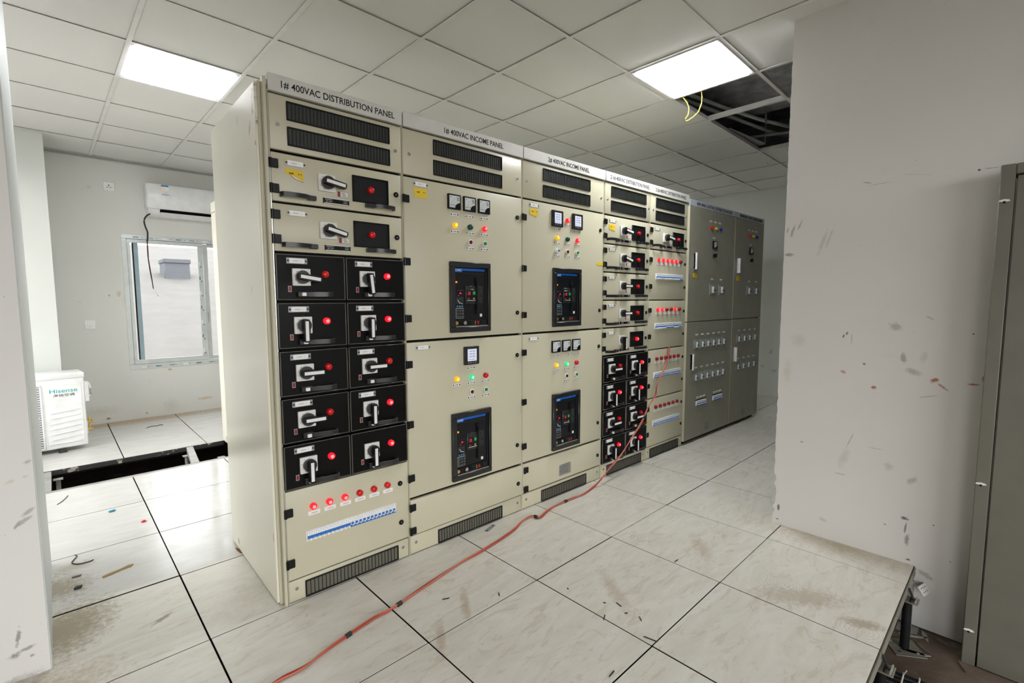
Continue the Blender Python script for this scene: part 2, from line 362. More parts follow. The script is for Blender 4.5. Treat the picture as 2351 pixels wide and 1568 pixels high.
def sp(pts, n=6):
    P = [Vector(p) for p in pts]; out = []
    for i in range(len(P)-1):
        p0, p1, p2, p3 = P[max(i-1, 0)], P[i], P[i+1], P[min(i+2, len(P)-1)]
        for k in range(n):
            t_ = k/n; out.append(.5*((2*p1)+(-p0+p2)*t_+(2*p0-5*p1+4*p2-p3)*t_*t_+(-p0+3*p1-3*p2+p3)*t_**3))
    return out+[P[-1]]
def link(me, name, parent=None, loc=(0, 0, 0), rot=(0, 0, 0), label=None):
    o = bpy.data.objects.new(name, me); C.objects.link(o); o.location = loc; o.rotation_euler = rot
    if parent: o.parent = parent
    if label: o['label'] = label
    return o
def build(mb, name, parent=None, loc=(0, 0, 0), rot=(0, 0, 0), label=None): return link(mb.mesh(name), name, parent, loc, rot, label)
def thing(name, label, cat, loc=(0, 0, 0), rz=0, group=None):
    o = bpy.data.objects.new(name, None); C.objects.link(o); o.location = loc; o.rotation_euler = (0, 0, rz); o.empty_display_size = .1
    return tag(o, label, cat, group)
def tag(o, label, cat, group=None):
    o['label'] = label; o['category'] = cat
    if group: o['group'] = group
    return o
def struct(o): o['kind'] = 'structure'; return o

# ------------------------------------------------------------------ device meshes (front faces -y, origin on the door plane)
def ticks(mb, x, z, w, n, h, y, mat='faint_ink'):
    r = random.Random(int(x*1e4)+int(z*1e4)); u = -w/2
    st = w/n
    for k in range(n):
        if r.random() < .8: mb.box(x+u+k*st, x+u+k*st+st*.7, y-.0003, y, z-h/2*r.uniform(.6, 1), z+h/2, mat)
def nameplate(dark=False):
    mb = MB(); mb.box(-.042, .042, -.002, 0, -.0125, .0125, 'clear_plate' if dark else 'beige_plate', .0006)
    mb.box(-.0305, .0305, -.0032, -.001, -.010, .010, 'bright_white')
    for s in (-1, 1): mb.cyl(s*.036, 0, .0035, -.004, -.001, 'black_plastic', 10)
    ticks(mb, 0, 0, .038, 14, .003, -.0032); return mb.mesh('nameplate')
def small_plate():
    mb = MB(); mb.box(-.027, .027, -.0022, 0, -.0065, .0065, 'bright_white', .001)
    for s in (-1, 1): mb.cyl(s*.020, 0, .0038, -.0035, -.001, 'ink', 10)
    ticks(mb, 0, 0, .024, 7, .0045, -.0022, 'ink'); return mb.mesh('label_plate')
def paper_label(w=.052, h=.018):
    mb = MB(); mb.box(-w/2, w/2, -.002, 0, -h/2, h/2, 'bright_white', .0005)
    ticks(mb, 0, 0, w*.6, 9, .004, -.002, 'faint_ink'); return mb.mesh('paper_label')
def lamp(rim, core=None, r=.0145):
    mb = MB(); mb.cyl(0, 0, r*1.02, -.006, 0, rim, 20); mb.cyl(0, 0, r, -.014, -.006, rim, 20, r*.98)
    mb.dome(0, 0, r*.92, -.014, .006, rim)
    if core: mb.dome(0, 0, r*.62, -.0165, .0045, core)
    return mb.mesh('lamp')
def button(col):
    mb = MB(); mb.cyl(0, 0, .0145, -.009, 0, 'bright_white', 20, .0155); mb.cyl(0, 0, .0098, -.0125, -.005, col, 20, .0102); return mb.mesh('button')
def selector():
    mb = MB(); mb.cyl(0, 0, .0145, -.009, 0, 'bright_white', 20, .0155); mb.cyl(0, 0, .011, -.016, -.005, 'bright_white', 16); mb.box(-.004, .004, -.026, -.01, -.012, .012, 'bright_white', .002)
    mb.cyl(0, 0, .006, -.027, -.02, 'sky_blue', 12); return mb.mesh('selector')
def rotary(ang):
    """white square plate, grey knob, black lever with a white label; ang = lever direction (0 right, -90 down)"""
    mb = MB(); mb.box(-.0365, .0365, -.012, 0, -.0355, .0355, 'white_plastic', .002)
    for k in range(5):
        a = math.radians(90+k*38); mb.box(.030*math.cos(a)-.0022, .030*math.cos(a)+.0022, -.0124, -.012, .030*math.sin(a)-.0012, .030*math.sin(a)+.0012, 'faint_ink')
    mb.cyl(0, 0, .0262, -.030, -.012, 'knob_grey', 28, .0275)
    R = Matrix.Rotation(-math.radians(ang), 4, 'Y')
    mb.prism([(-.025, -.011), (.0, -.0135), (.067, -.0115), (.070, -.006), (.070, .006), (.067, .0115), (0, .0135), (-.025, .011)], -.052, -.028, 'black_plastic', 'xz', R)
    mb.box(-.018, .064, -.0535, -.051, -.0068, .0068, 'bright_white', .0005, R)
    return mb.mesh('rotary_switch')
def path_bar(mb, pts, h, th, mat, z=0):
    """vertical strap of height h following a path in the xy plane"""
    L_, R_ = [], []
    for i, p in enumerate(pts):
        a = Vector(pts[max(i-1, 0)]); c = Vector(pts[min(i+1, len(pts)-1)]); d = (c-a).normalized(); nrm = Vector((-d.y, d.x))
        L_.append(Vector(p)+nrm*th/2); R_.append(Vector(p)-nrm*th/2)
    mb.prism([tuple(q) for q in L_+R_[::-1]], z-h/2, z+h/2, mat, 'xy', smooth=True)
def arcpts(x0, x1, dep, n=10, flat=.6):
    r = []
    for k in range(n+1):
        t = k/n; r.append((x0+(x1-x0)*t, -dep*(1-abs(2*t-1)**(3+3*flat))))
    return r
def handle_black():
    mb = MB(); mb.box(-.070, -.022, -.020, 0, -.010, .010, 'grey_plastic', .002)
    mb.box(-.056, -.038, -.028, -.018, -.0075, .0075, 'bright_white', .002)
    path_bar(mb, [(-.030, -.014), (-.010, -.024), (.015, -.033), (.045, -.038), (.063, -.037), (.072, -.031), (.075, -.018), (.070, -.002)], .019, .006, 'grey_plastic')
    mb.box(-.068, -.030, -.0205, -.002, .0098, .0103, 'handle_highlight'); path_bar(mb, [(-.010, -.024), (.015, -.033), (.045, -.038), (.063, -.037), (.072, -.031), (.075, -.018)], .0006, .0052, 'handle_highlight', .0097)  # pale strips paint a highlight along the handle's top
    return mb.mesh('pull_handle')
def handle_left():
    mb = MB(); path_bar(mb, [(-.070, -.001), (-.073, -.018), (-.066, -.032), (-.045, -.038), (-.01, -.038), (.02, -.034), (.035, -.026)], .018, .006, 'grey_plastic')
    mb.box(.034, .068, -.022, 0, -.0095, .0095, 'grey_plastic', .002); return mb.mesh('pull_handle')
def handle_right():
    mb = MB(); path_bar(mb, [(.070, -.001), (.073, -.016), (.066, -.028), (.045, -.034), (.01, -.034), (-.02, -.031), (-.03, -.024)], .017, .006, 'grey_plastic')
    mb.box(-.070, -.028, -.026, 0, -.009, .009, 'grey_plastic', .002); return mb.mesh('pull_handle')
def hinge():
    mb = MB(); mb.box(0, .034, -.010, 0, -.018, .018, 'black_plastic', .002); mb.cyl(0, 0, .001, -.001, 0, 'black_plastic', 6)
    t = Matrix.Translation((.004, -.006, 0)) @ Matrix.Rotation(PI/2, 4, 'X'); mb.cyl(0, 0, .0065, -.019, .019, 'black_gloss', 12, M=t)
    mb.box(.012, .0125, -.0106, -.010, -.016, .016, 'grey_plastic'); return mb.mesh('hinge')
def lock():
    mb = MB(); mb.cyl(0, 0, .0125, -.004, 0, 'black_plastic', 20); mb.cyl(0, 0, .0085, -.0046, -.004, 'gap_black', 16); mb.cyl(0, 0, .004, -.0052, -.0046, 'steel', 3); return mb.mesh('lock')
def screw():
    mb = MB(); mb.cyl(0, 0, .0085, -.002, 0, 'chrome', 16); mb.cyl(0, 0, .0055, -.0045, -.002, 'steel', 12); mb.cyl(0, 0, .0022, -.0048, -.0045, 'gap_black', 6); return mb.mesh('screw')
def window_frame():
    mb = MB()
    mb.box(-.0875, .0875, -.003, .001, -.0575, .0575, 'black_plastic', .001)
    for a in ((-.0875, .0875, .0515, .0575), (-.0875, .0875, -.0575, -.0515), (-.0875, -.0815, -.0515, .0515), (.0815, .0875, -.0515, .0515)):
        mb.box(a[0], a[1], -.008, -.002, a[2], a[3], 'black_gloss', .001)
    return mb.mesh('display_window')
def strip():
    mb = MB(); mb.box(-.057, .057, -.008, 0, -.011, .011, 'black_plastic', .001)
    for s in (-1, 1): mb.box(-.054, .054, -.0085, -.006, s*.0105-.0012, s*.0105+.0012, 'bright_white')
    mb.box(-.012, .008, -.0092, -.008, -.006, .006, 'black_gloss', .001); mb.cyl(.018, 0, .0055, -.0095, -.008, 'black_gloss', 12)
    for k in range(2): ticks(mb, -.035, .004-k*.007, .03, 9, .0025, -.008, 'meter_face'); ticks(mb, .04, .004-k*.007, .018, 4, .0025, -.008, 'meter_face')
    return mb.mesh('test_strip')
def danger():
    mb = MB(); mb.box(-.025, .025, -.0015, 0, -.0115, .0115, 'clear_plate'); mb.box(-.023, .023, -.002, -.001, -.010, .010, 'paper_white'); mb.box(-.023, -.012, -.0024, -.001, -.010, .010, 'warn_red')
    ticks(mb, .004, .004, .02, 5, .003, -.002, 'ink'); ticks(mb, .004, -.004, .02, 5, .003, -.002, 'ink'); return mb.mesh('warning_label')
def warn_small(i=0):
    mb = MB(); mb.box(-.007, .007, -.0015, 0, -.0125, .0125, 'clear_plate'); mb.box(-.005, .005, -.002, -.001, -.010, .010, ('warn_red', 'warn_orange')[i])
    mb.box(-.001, .0015, -.0023, -.002, -.006, .006, 'dark_red'); return mb.mesh('warning_label')
def sticker(kind=0):
    mb = MB()
    if kind == 0: mb.prism([(-.035, .021), (.035, .019), (.035, -.026), (.005, -.012), (-.018, -.004), (-.035, .002)], -.0012, 0, 'yellow_sticker'); mb.prism([(-.018, -.003), (.005, -.011), (.035, -.026), (.0, -.017)], -.008, -.001, 'paper_white')
    elif kind == 1: mb.box(-.036, .036, -.0015, 0, -.0225, .0225, 'yellow_sticker')
    elif kind == 2: mb.prism([(-.036, .018), (.0, .024), (.036, .012), (.034, -.016), (.02, -.024), (-.01, -.018), (-.036, -.014)], -.003, 0, 'yellow_sticker')
    elif kind == 3: mb.prism([(-.034, .010), (.034, .012), (.034, -.010), (-.030, -.010), (-.038, .0)], -.002, 0, 'yellow_sticker')
    else: mb.prism([(-.032, .012), (.032, .002), (.0, -.002), (-.032, -.014)], -.003, 0, 'yellow_sticker')
    if kind < 3: ticks(mb, .004, .004, .05, 11, .006, -.003 if kind == 2 else -.0015, 'ink')
    return mb.mesh('yellow_sticker')
def ammeter():
    mb = MB(); mb.box(-.0415, .0415, -.010, 0, -.0385, .0385, 'black_plastic', .002)
    mb.box(-.0335, .0335, -.0108, -.009, -.031, .031, 'meter_face', .001)
    pts = [(.0335, -.031)]+[(.0335-.031*math.cos(a), -.031+.027*math.sin(a)) for a in [k*PI/2/8 for k in range(9)]]
    mb.prism(pts, -.0125, -.0105, 'black_gloss')
    for k in range(12):
        a = math.radians(95+k*7.5); mb.box(.026+.048*math.cos(a)-.0008, .026+.048*math.cos(a)+.0008, -.0112, -.0108, -.024+.046*math.sin(a)-.001, -.024+.046*math.sin(a)+.001, 'ink')
    for k in range(4): mb.box(.014, .028, -.0112, -.0108, .006+k*.005, .008+k*.005, 'ink')
    mb.box(-.030, .01, -.0112, -.0108, -.019, -.0175, 'ink'); mb.text('A', -.024, .022, -.0108, .010, 'ink'); return mb.mesh('ammeter')
def digital(nums=True):
    mb = MB(); mb.box(-.050, .050, -.014, 0, -.050, .050, 'grey_plastic', .002)
    mb.box(-.031, .031, -.0146, -.013, -.030, .036, 'lcd')
    for k in range(3): mb.text('00.00' if k < 2 else '02.00', .0, .024-k*.0145, -.0146, .012, 'faint_ink', width=.040)
    ticks(mb, 0, -.022, .05, 12, .004, -.0146); ticks(mb, -.02, .0425, .02, 4, .003, -.014, 'dim_print')
    for k in range(4): mb.cyl(-.024+k*.016, -.040, .004, -.0155, -.013, 'meter_face', 10); mb.cyl(-.024+k*.016, -.041, .003, -.016, -.013, 'grey_plastic', 10)
    return mb.mesh('digital_meter')
def acb():
    mb = MB(); W, H = .136, .187
    for a in ((-W, W, H-.029, H), (-W, W, -H, -H+.029), (-W, -W+.03, -H+.029, H-.029), (W-.02, W, -H+.029, H-.029)):
        mb.box(a[0], a[1], -.009, .0105, a[2], a[3], 'grey_plastic', .003)
    mb.box(-W+.03, W-.02, .0095, .0105, -H+.028, H-.028, 'chint_face')
    x0, x1 = -W+.032, W-.036; zt = H-.033
    mb.box(x0, x1+.012, .008, .0105, -.115, zt, 'chint_face')            # face plate
    mb.box(x0, x1, .005, .009, zt-.012, zt, 'band_blue'); mb.prism([(x0, zt), (x0+.06, zt), (x0+.048, zt-.021), (x0, zt-.021)], .004, .008, 'band_blue')
    mb.text('CHNT', x0+.025, zt-.0105, .004, .018, 'bright_white', width=.042, height=.011)
    mb.box(x0+.05, x1, .0065, .009, zt-.026, zt-.023, 'chint_mid')
    mb.box(x0+.008, x0+.017, .004, .009, .076, .085, 'orange_led')
    mb.box(x0+.006, x0+.056, .003, .009, .0, .038, 'chint_mid', .001); mb.box(x0+.008, x0+.054, .0025, .004, .004, .036, 'chint_face')
    mb.text('-0-', x0+.036, .022, .0025, .016, 'red_led', width=.018, height=.010); mb.box(x0+.022, x0+.026, .002, .003, .008, .011, 'red_led')
    mb.box(x0+.006, x0+.056, .003, .009, -.038, -.002, 'chint_mid', .001)
    for k in range(4): mb.box(x0+.011+k*.011, x0+.013+k*.011, .0025, .0035, -.009, -.006, 'dim_print')
    mb.prism([(x0+.016, -.014), (x0+.020, -.014), (x0+.030, -.028), (x0+.050, -.034), (x0+.050, -.036), (x0+.028, -.031)], .0022, .003, 'meter_face')
    for k in range(3): mb.box(x0+.009+k*.016, x0+.021+k*.016, .002, .005, -.053, -.043, 'teal_print', .002)
    mb.box(x0+.005, x0+.058, .002, .009, -.113, -.057, 'clear_plate', .002); mb.box(x0+.008, x0+.055, .0015, .003, -.110, -.060, 'chint_mid')
    for a in range(3):
        for c_ in range(3): mb.box(x0+.011+a*.016, x0+.021+a*.016, .0008, .002, -.076-c_*.016, -.066-c_*.016, 'knob_grey', .001); mb.box(x0+.014+a*.016, x0+.018+a*.016, .0004, .001, -.072-c_*.016, -.070-c_*.016, 'meter_face')
    mb.box(-.034, .041, .004, .009, -.036, .062, 'chint_mid', .002); mb.box(-.031, .036, .000, .006, -.018, .045, 'grey_plastic', .003); mb.box(-.028, .032, -.001, .001, -.014, .034, 'chint_face')
    mb.box(-.022, -.004, -.004, 0, .012, .030, 'btn_red', .001); mb.box(.012, .029, -.004, 0, .014, .032, 'btn_green', .001); mb.box(-.022, -.010, -.002, 0, -.011, -.002, 'warn_red'); mb.box(.014, .026, -.002, 0, -.011, -.002, 'brass')
    mb.box(-.026, .030, -.003, 0, -.018, -.0155, 'meter_face')
    mb.box(.036, .046, .0, .009, -.092, .093, 'gap_black'); mb.box(.038, .044, -.002, .004, -.06, .085, 'black_gloss', .001); mb.box(.032, .048, .001, .009, .090, .108, 'gap_black')
    for k in range(15): ticks(mb, .073, .060-k*.0062, .034, 6, .002, .008, 'dim_print')
    mb.box(.066, .080, .004, .009, -.106, -.090, 'white_plastic')
    mb.box(x0-.001, x1+.012, .004, .0105, -.152, -.122, 'black_steel')
    for x, r, mt in ((x0+.008, .010, 'brass'), (x0+.034, .009, 'black_gloss'), (x0+.064, .010, 'chrome'), (x0+.096, .011, 'gap_black'), (x0+.152, .009, 'maroon_off'), (x0+.172, .010, 'gap_black')):
        mb.cyl(x, -.137, r, -.002, .006, mt, 14); mb.cyl(x, -.137, r*1.2, .001, .006, 'chint_mid', 14)
    mb.box(x0+.056, x0+.073, -.006, 0, -.141, -.133, 'chrome', .001, Matrix.Translation((x0+.064, 0, -.137)) @ Matrix.Rotation(.7, 4, 'Y') @ Matrix.Translation((-x0-.064, 0, .137)))
    mb.box(x0+.132, x0+.136, -.001, .004, -.148, -.128, 'brass')
    mb.box(x0-.001, W-.022, -.006, .0105, -H+.029, -H+.034, 'steel')
    return mb.mesh('air_circuit_breaker')
def mcbrow(pattern, W=.434):
    """pattern: string, d = blue band above with toggles down, u = toggles up with the blue band below"""
    n = len(pattern); w = (W-.008)/n
    mb = MB(); mb.box(-W/2, W/2, -.004, 0, -.0245, .0245, 'white_plastic', .001); mb.box(-W/2+.004, W/2-.001, -.010, -.002, -.020, .0225, 'bright_white', .001)
    for k, ch in enumerate(pattern):
        x = -W/2+.004+w*k
        mb.cyl(x+w/2, .010, .0013, -.0106, -.010, 'ink', 6)
        if k: mb.box(x-.0003, x+.0003, -.0103, -.010, -.020, .022, 'faint_ink')
        if ch == 'd':
            mb.box(x, x+w, -.013, -.009, -.012, .001, 'mcb_blue'); mb.box(x+w*.30, x+w*.75, -.022, -.010, -.0175, -.009, 'bright_white', .001)
        else:
            mb.box(x, x+w, -.012, -.009, -.0205, -.0125, 'mcb_blue'); mb.box(x+w*.22, x+w*.80, -.014, -.010, -.010, .002, 'mcb_blue', .001); mb.box(x+w*.30, x+w*.72, -.020, -.012, -.012, -.007, 'bright_white', .001)
    mb.box(-W/2+.006, W/2-.004, -.0104, -.010, .0165, .0172, 'sky_blue')
    return mb.mesh('breaker_row')
def moulded_breaker(w=.098, h=.086):
    mb = MB(); mb.box(-w/2, w/2, -.004, 0, -h/2, h/2, 'clear_plate', .001); mb.box(-w*.30, w*.30, -.010, -.002, -h*.36, h*.36, 'board_plate', .001)
    mb.box(-w*.17, w*.02, -.018, -.008, -h*.30, h*.28, 'bright_white', .001); mb.box(-w*.06, w*.26, -.020, -.016, -h*.10, -h*.02, 'black_plastic'); return mb.mesh('moulded_case_breaker')
def bar_handle():
    mb = MB(); mb.prism([(-.012, -.001), (-.012, -.018), (-.004, -.030), (.010, -.030), (.014, -.018), (.014, -.001)], -.070, .070, 'steel', 'xy')
    mb.prism([(-.012, -.002), (-.012, -.032), (-.002, -.032), (-.002, -.002)], -.072, .072, 'appliance_white', 'xy'); return mb.mesh('bar_handle')  # white strip paints a highlight on the bar's side
def vm_meter():
    mb = MB(); mb.box(-.044, .044, -.012, 0, -.036, .036, 'black_plastic', .003); mb.box(-.027, .027, -.013, -.01, -.024, .026, 'meter_face'); mb.prism([(.027, -.024), (-.006, -.024), (.027, .0)], -.014, -.012, 'black_gloss'); mb.box(.006, .014, -.0135, -.012, .0, .02, 'ink'); return mb.mesh('voltmeter')
def cam_switch():
    mb = MB(); mb.box(-.026, .026, -.005, 0, -.024, .024, 'steel', .002); mb.cyl(0, 0, .016, -.012, -.005, 'black_plastic', 16); mb.box(-.005, .005, -.034, -.010, -.018, .018, 'black_plastic', .002); return mb.mesh('selector_switch')
def rating_plate(w=.118, h=.074, faint=False):
    mb = MB(); mb.box(-w/2, w/2, -.0015, 0, -h/2, h/2, 'galvanised' if faint else 'steel', .0005)
    for k in range(8): ticks(mb, -.008, h*.36-k*h*.1, w*.75, 14, .003, -.0016, 'dim_print')
    for sx in (-1, 1):
        for sz in (-1, 1): mb.cyl(sx*w*.46, sz*h*.44, .003, -.003, -.001, 'chrome', 8)
    return mb.mesh('rating_plate')
def grille(W, H, nb, light=False):
    mb = MB(); f = .006
    for a in ((-W/2, W/2, H/2-f, H/2), (-W/2, W/2, -H/2, -H/2+f), (-W/2, -W/2+f, -H/2+f, H/2-f), (W/2-f, W/2, -H/2+f, H/2-f)):
        mb.box(a[0], a[1], -.007, .0, a[2], a[3], 'black_plastic', .0015)
    mb.box(-W/2+f, W/2-f, -.002, .0005, -H/2+f, H/2-f, 'grille_mesh_light' if light else 'grille_mesh')
    for k in range(1, nb):
        x = -W/2+f+(W-2*f)*k/nb; mb.box(x-.0012, x+.0012, -.0045, -.001, -H/2+f, H/2-f, 'black_plastic')
    return mb.mesh('vent_grille')

G = dict(nameplate=nameplate(), nameplate_d=nameplate(True), plate=small_plate(), paper=paper_label(), red=lamp('red_off'), red_on=lamp('red_on_rim', 'red_on_core'), maroon=lamp('maroon_off'), dred=lamp('red_off'),
         yellow_on=lamp('yellow_on', 'yellow_core'), green_off=lamp('green_off'), green_on=lamp('green_on', 'green_core'), blue=lamp('blue_lamp'), yellow=lamp('yellow_lamp'),
         btn_red=button('dark_red'), btn_green=button('green_btn'), selector=selector(), rot0=rotary(0), rot8=rotary(-9), rot16=rotary(-14), rot90=rotary(-90), rot84=rotary(-84),
         hb=handle_black(), hl=handle_left(), hr=handle_right(), hinge=hinge(), lock=lock(), screw=screw(), win=window_frame(), strip=strip(), danger=danger(), warn0=warn_small(0), warn1=warn_small(1),
         ammeter=ammeter(), digital=digital(), acb=acb(), mccb=moulded_breaker(), mccb_big=moulded_breaker(.130, .10), bar=bar_handle(), vm=vm_meter(), cam=cam_switch(), rating=rating_plate(), rating_s=rating_plate(.115, .078, True),
         vent=grille(.458, .075, 30), vent_s=grille(.448, .074, 30), plinth_grille=grille(.456, .075, 26, True), minilab=paper_label(.044, .016), tinylab=paper_label(.05, .014),
         wallmcb=mcbrow('uuuuuuuuu', .196))
for k in range(5): G['st%d' % k] = sticker(k)

def put(kind, name, parent, x, z, y=0, label=None):
    return link(G[kind], name, parent, (x, y, z), label=label)

# ------------------------------------------------------------------ cabinets
CY = -.01842
def local_origin(x): return (x*math.cos(CY), x*math.sin(CY), 0)
DEP = .80
def cabinet(x, W, label, header, hw, hsize=.037, hx=None):
    t = thing('switchgear_cabinet', label, 'cabinet', local_origin(x), CY, 'switchgear cabinets standing in one row')
    mb = MB(); mb.box(.001, W-.001, .034, DEP, .012, 2.17, 'cabinet_paint', .002); mb.box(.004, W-.004, .026, .036, .02, 2.165, 'gap_black')
    mb.box(.0, .004, .004, .04, .0, 2.17, 'cabinet_paint'); mb.box(W-.004, W, .004, .04, 0, 2.17, 'cabinet_paint')
    mb.box(.01, W-.01, .04, DEP-.01, .0, .012, 'gap_black')
    build(mb, 'body', t)
    mb = MB(); mb.box(.0015, W-.0015, -.012, .06, 2.128, 2.194, 'header_white', .002)
    h = build(mb, 'header_strip', t)
    mb = MB(); mb.text(header, hx if hx else W/2+.005, 2.159, -.0122, hsize, 'ink', width=hw, height=.030); build(mb, 'lettering', h, label='black lettering reading '+header)
    return t
def panel(t, name, x0, x1, z0, z1, mat='cabinet_paint', y0=0, th=.022, bev=.0035):
    mb = MB(); mb.box(x0, x1, y0, y0+th, z0, z1, mat, bev, None, 2); return build(mb, name, t)
def vents(t, W, w, kind, sx):
    p = panel(t, 'vent_panel', .004, W-.005, 1.908, 2.122)
    for z in (2.0665, 1.9675): put(kind, 'vent_grille', p, W/2+w, z)
    for x in sx: put('screw', 'screw', p, x, 2.006)
def plinth(t, W, cx, sx=(.035, None)):
    p = panel(t, 'plinth_panel', .004, W-.006, .004, .097, y0=.004)
    put('plinth_grille', 'vent_grille', p, cx, .0435, .004)
    for x in (.035, W-.038): put('screw', 'screw', p, x, .059, .004)
def feeder(t, base, W, lit, rot, stick=None, danger_=True):
    d = panel(t, 'feeder_door', .004, W-.008, base+.005, base+.196)
    put('nameplate', 'nameplate', d, .098, base+.163)
    if stick is not None: put('st%d' % stick, 'warning_sticker', d, .093, base+.118, label='yellow sticker')
    put(rot, 'rotary_switch', d, .224, base+.104)
    w = put('win', 'display_window', d, .427, base+.102)
    put('red_on' if lit else 'red', 'indicator_lamp', d, .424, base+.103, -.003)
    put('lock', 'lock', d, .556, base+.103)
    put('hl', 'pull_handle', d, .105, base+.031); put('hr', 'pull_handle', d, .467, base+.033)
    put('strip', 'test_strip', d, .264, base+.032)
    put('danger', 'warning_label', d, .296, base+.067)
    for z in (.151, .053): put('hinge', 'hinge', d, -.004, base+z)
def black_drawer(t, x0, x1, base, rot, lit, plate=True, wi=0):
    mb = MB(); z0, z1 = base+.006, base+.194
    mb.box(x0, x1, -.008, .022, z0, z1, 'black_drawer_face', .002)
    for a in ((x0, x1, z1-.004, z1), (x0, x1, z0, z0+.004), (x0, x0+.005, z0, z1), (x1-.005, x1, z0, z1)): mb.box(a[0], a[1], -.0115, -.006, a[2], a[3], 'drawer_rim', .0016)
    d = build(mb, 'withdrawable_drawer', t); y = -.008
    if plate: put('nameplate_d', 'nameplate', d, x0+.084, base+.168, y)
    put(rot, 'rotary_switch', d, x0+.098, base+.101, y)
    put('red_on' if lit else 'red', 'indicator_lamp', d, x0+.198, base+.116, y)
    put('warn%d' % wi, 'warning_label', d, x0+.052, base+.052, y)
    put('hb', 'pull_handle', d, x0+.148, base+.030, y)
def lampdoor(t, x0, x1, base, top, states, xs, zl, mcb, mx, mz, hz, lk, lab='paper'):
    d = panel(t, 'distribution_door', x0, x1, base+.004, top-.004)
    for x, s in zip(xs, states):
        put({'1': 'red_on', '0': 'red', 'm': 'maroon'}[s], 'indicator_lamp', d, x, zl); put(lab, 'label_plate', d, x+.004, zl-.031)
    link(mcb, 'breaker_row', d, (mx, 0, mz))
    for z in hz: put('hinge', 'hinge', d, -.004, z)
    for x, z in lk: put('lock', 'lock', d, x, z)
    return d

# 1
t1 = cabinet(0, .592, 'pale beige switchgear cabinet nearest the camera, with ten black drawers in two columns', '1# 400VAC DISTRIBUTION PANEL', .50)
vents(t1, .592, .003, 'vent', (.035, .558))
feeder(t1, 1.7, .592, 0, 'rot8', 0); feeder(t1, 1.5, .592, 0, 'rot16')
rows = [((0, 'rot8'), (1, 'rot84')), ((1, 'rot90'), (1, 'rot90')), ((0, 'rot0'), (0, 'rot0')), ((0, 'rot0'), (1, 'rot90')), ((1, 'rot90'), (1, 'rot90'))]
for r, (a, c_) in enumerate(rows):
    b0 = 1.3-.2*r
    black_drawer(t1, .002, .290, b0, a[1], a[0], True, r in (1,)); black_drawer(t1, .295, .585, b0, c_[1], c_[0], r < 4, r in (1, 3, 4))
lampdoor(t1, .002, .587, .1, .5, '111000', [.116+.0712*k for k in range(6)], .408, mcbrow('d'*10+'u'*12), .298, .281, (.404, .18), ((.543, .396), (.545, .195)))
plinth(t1, .592, .299)
# side panel of the first cabinet, with its folded edges
mb = MB(); mb.box(-.036, -.014, .035, .80, .006, 2.165, 'lit_side_paint', .003); mb.box(-.014, 0, .06, .79, 0, 2.16, 'cabinet_paint')
build(mb, 'side_panel', t1)
mb = MB(); mb.box(-.016, -.0035, -.004, .02, 0, 2.178, 'cabinet_paint', .001); mb.box(-.027, -.014, .024, .034, 0.004, 2.165, 'cabinet_paint'); mb.box(-.0032, -.0008, -.005, .02, 0, 2.13, 'chrome'); mb.box(-.0155, -.001, .018, .06, 0, 2.16, 'gap_black')
build(mb, 'corner_post', t1)
mb = MB(); mb.prism([(.012, .606), (.0, .60), (-.03, .62), (-.036, .66), (-.036, .70), (-.02, .66)], .0, .003, 'rust', 'xy')
build(mb, 'base_clip', t1, (-.01, 0, 0))

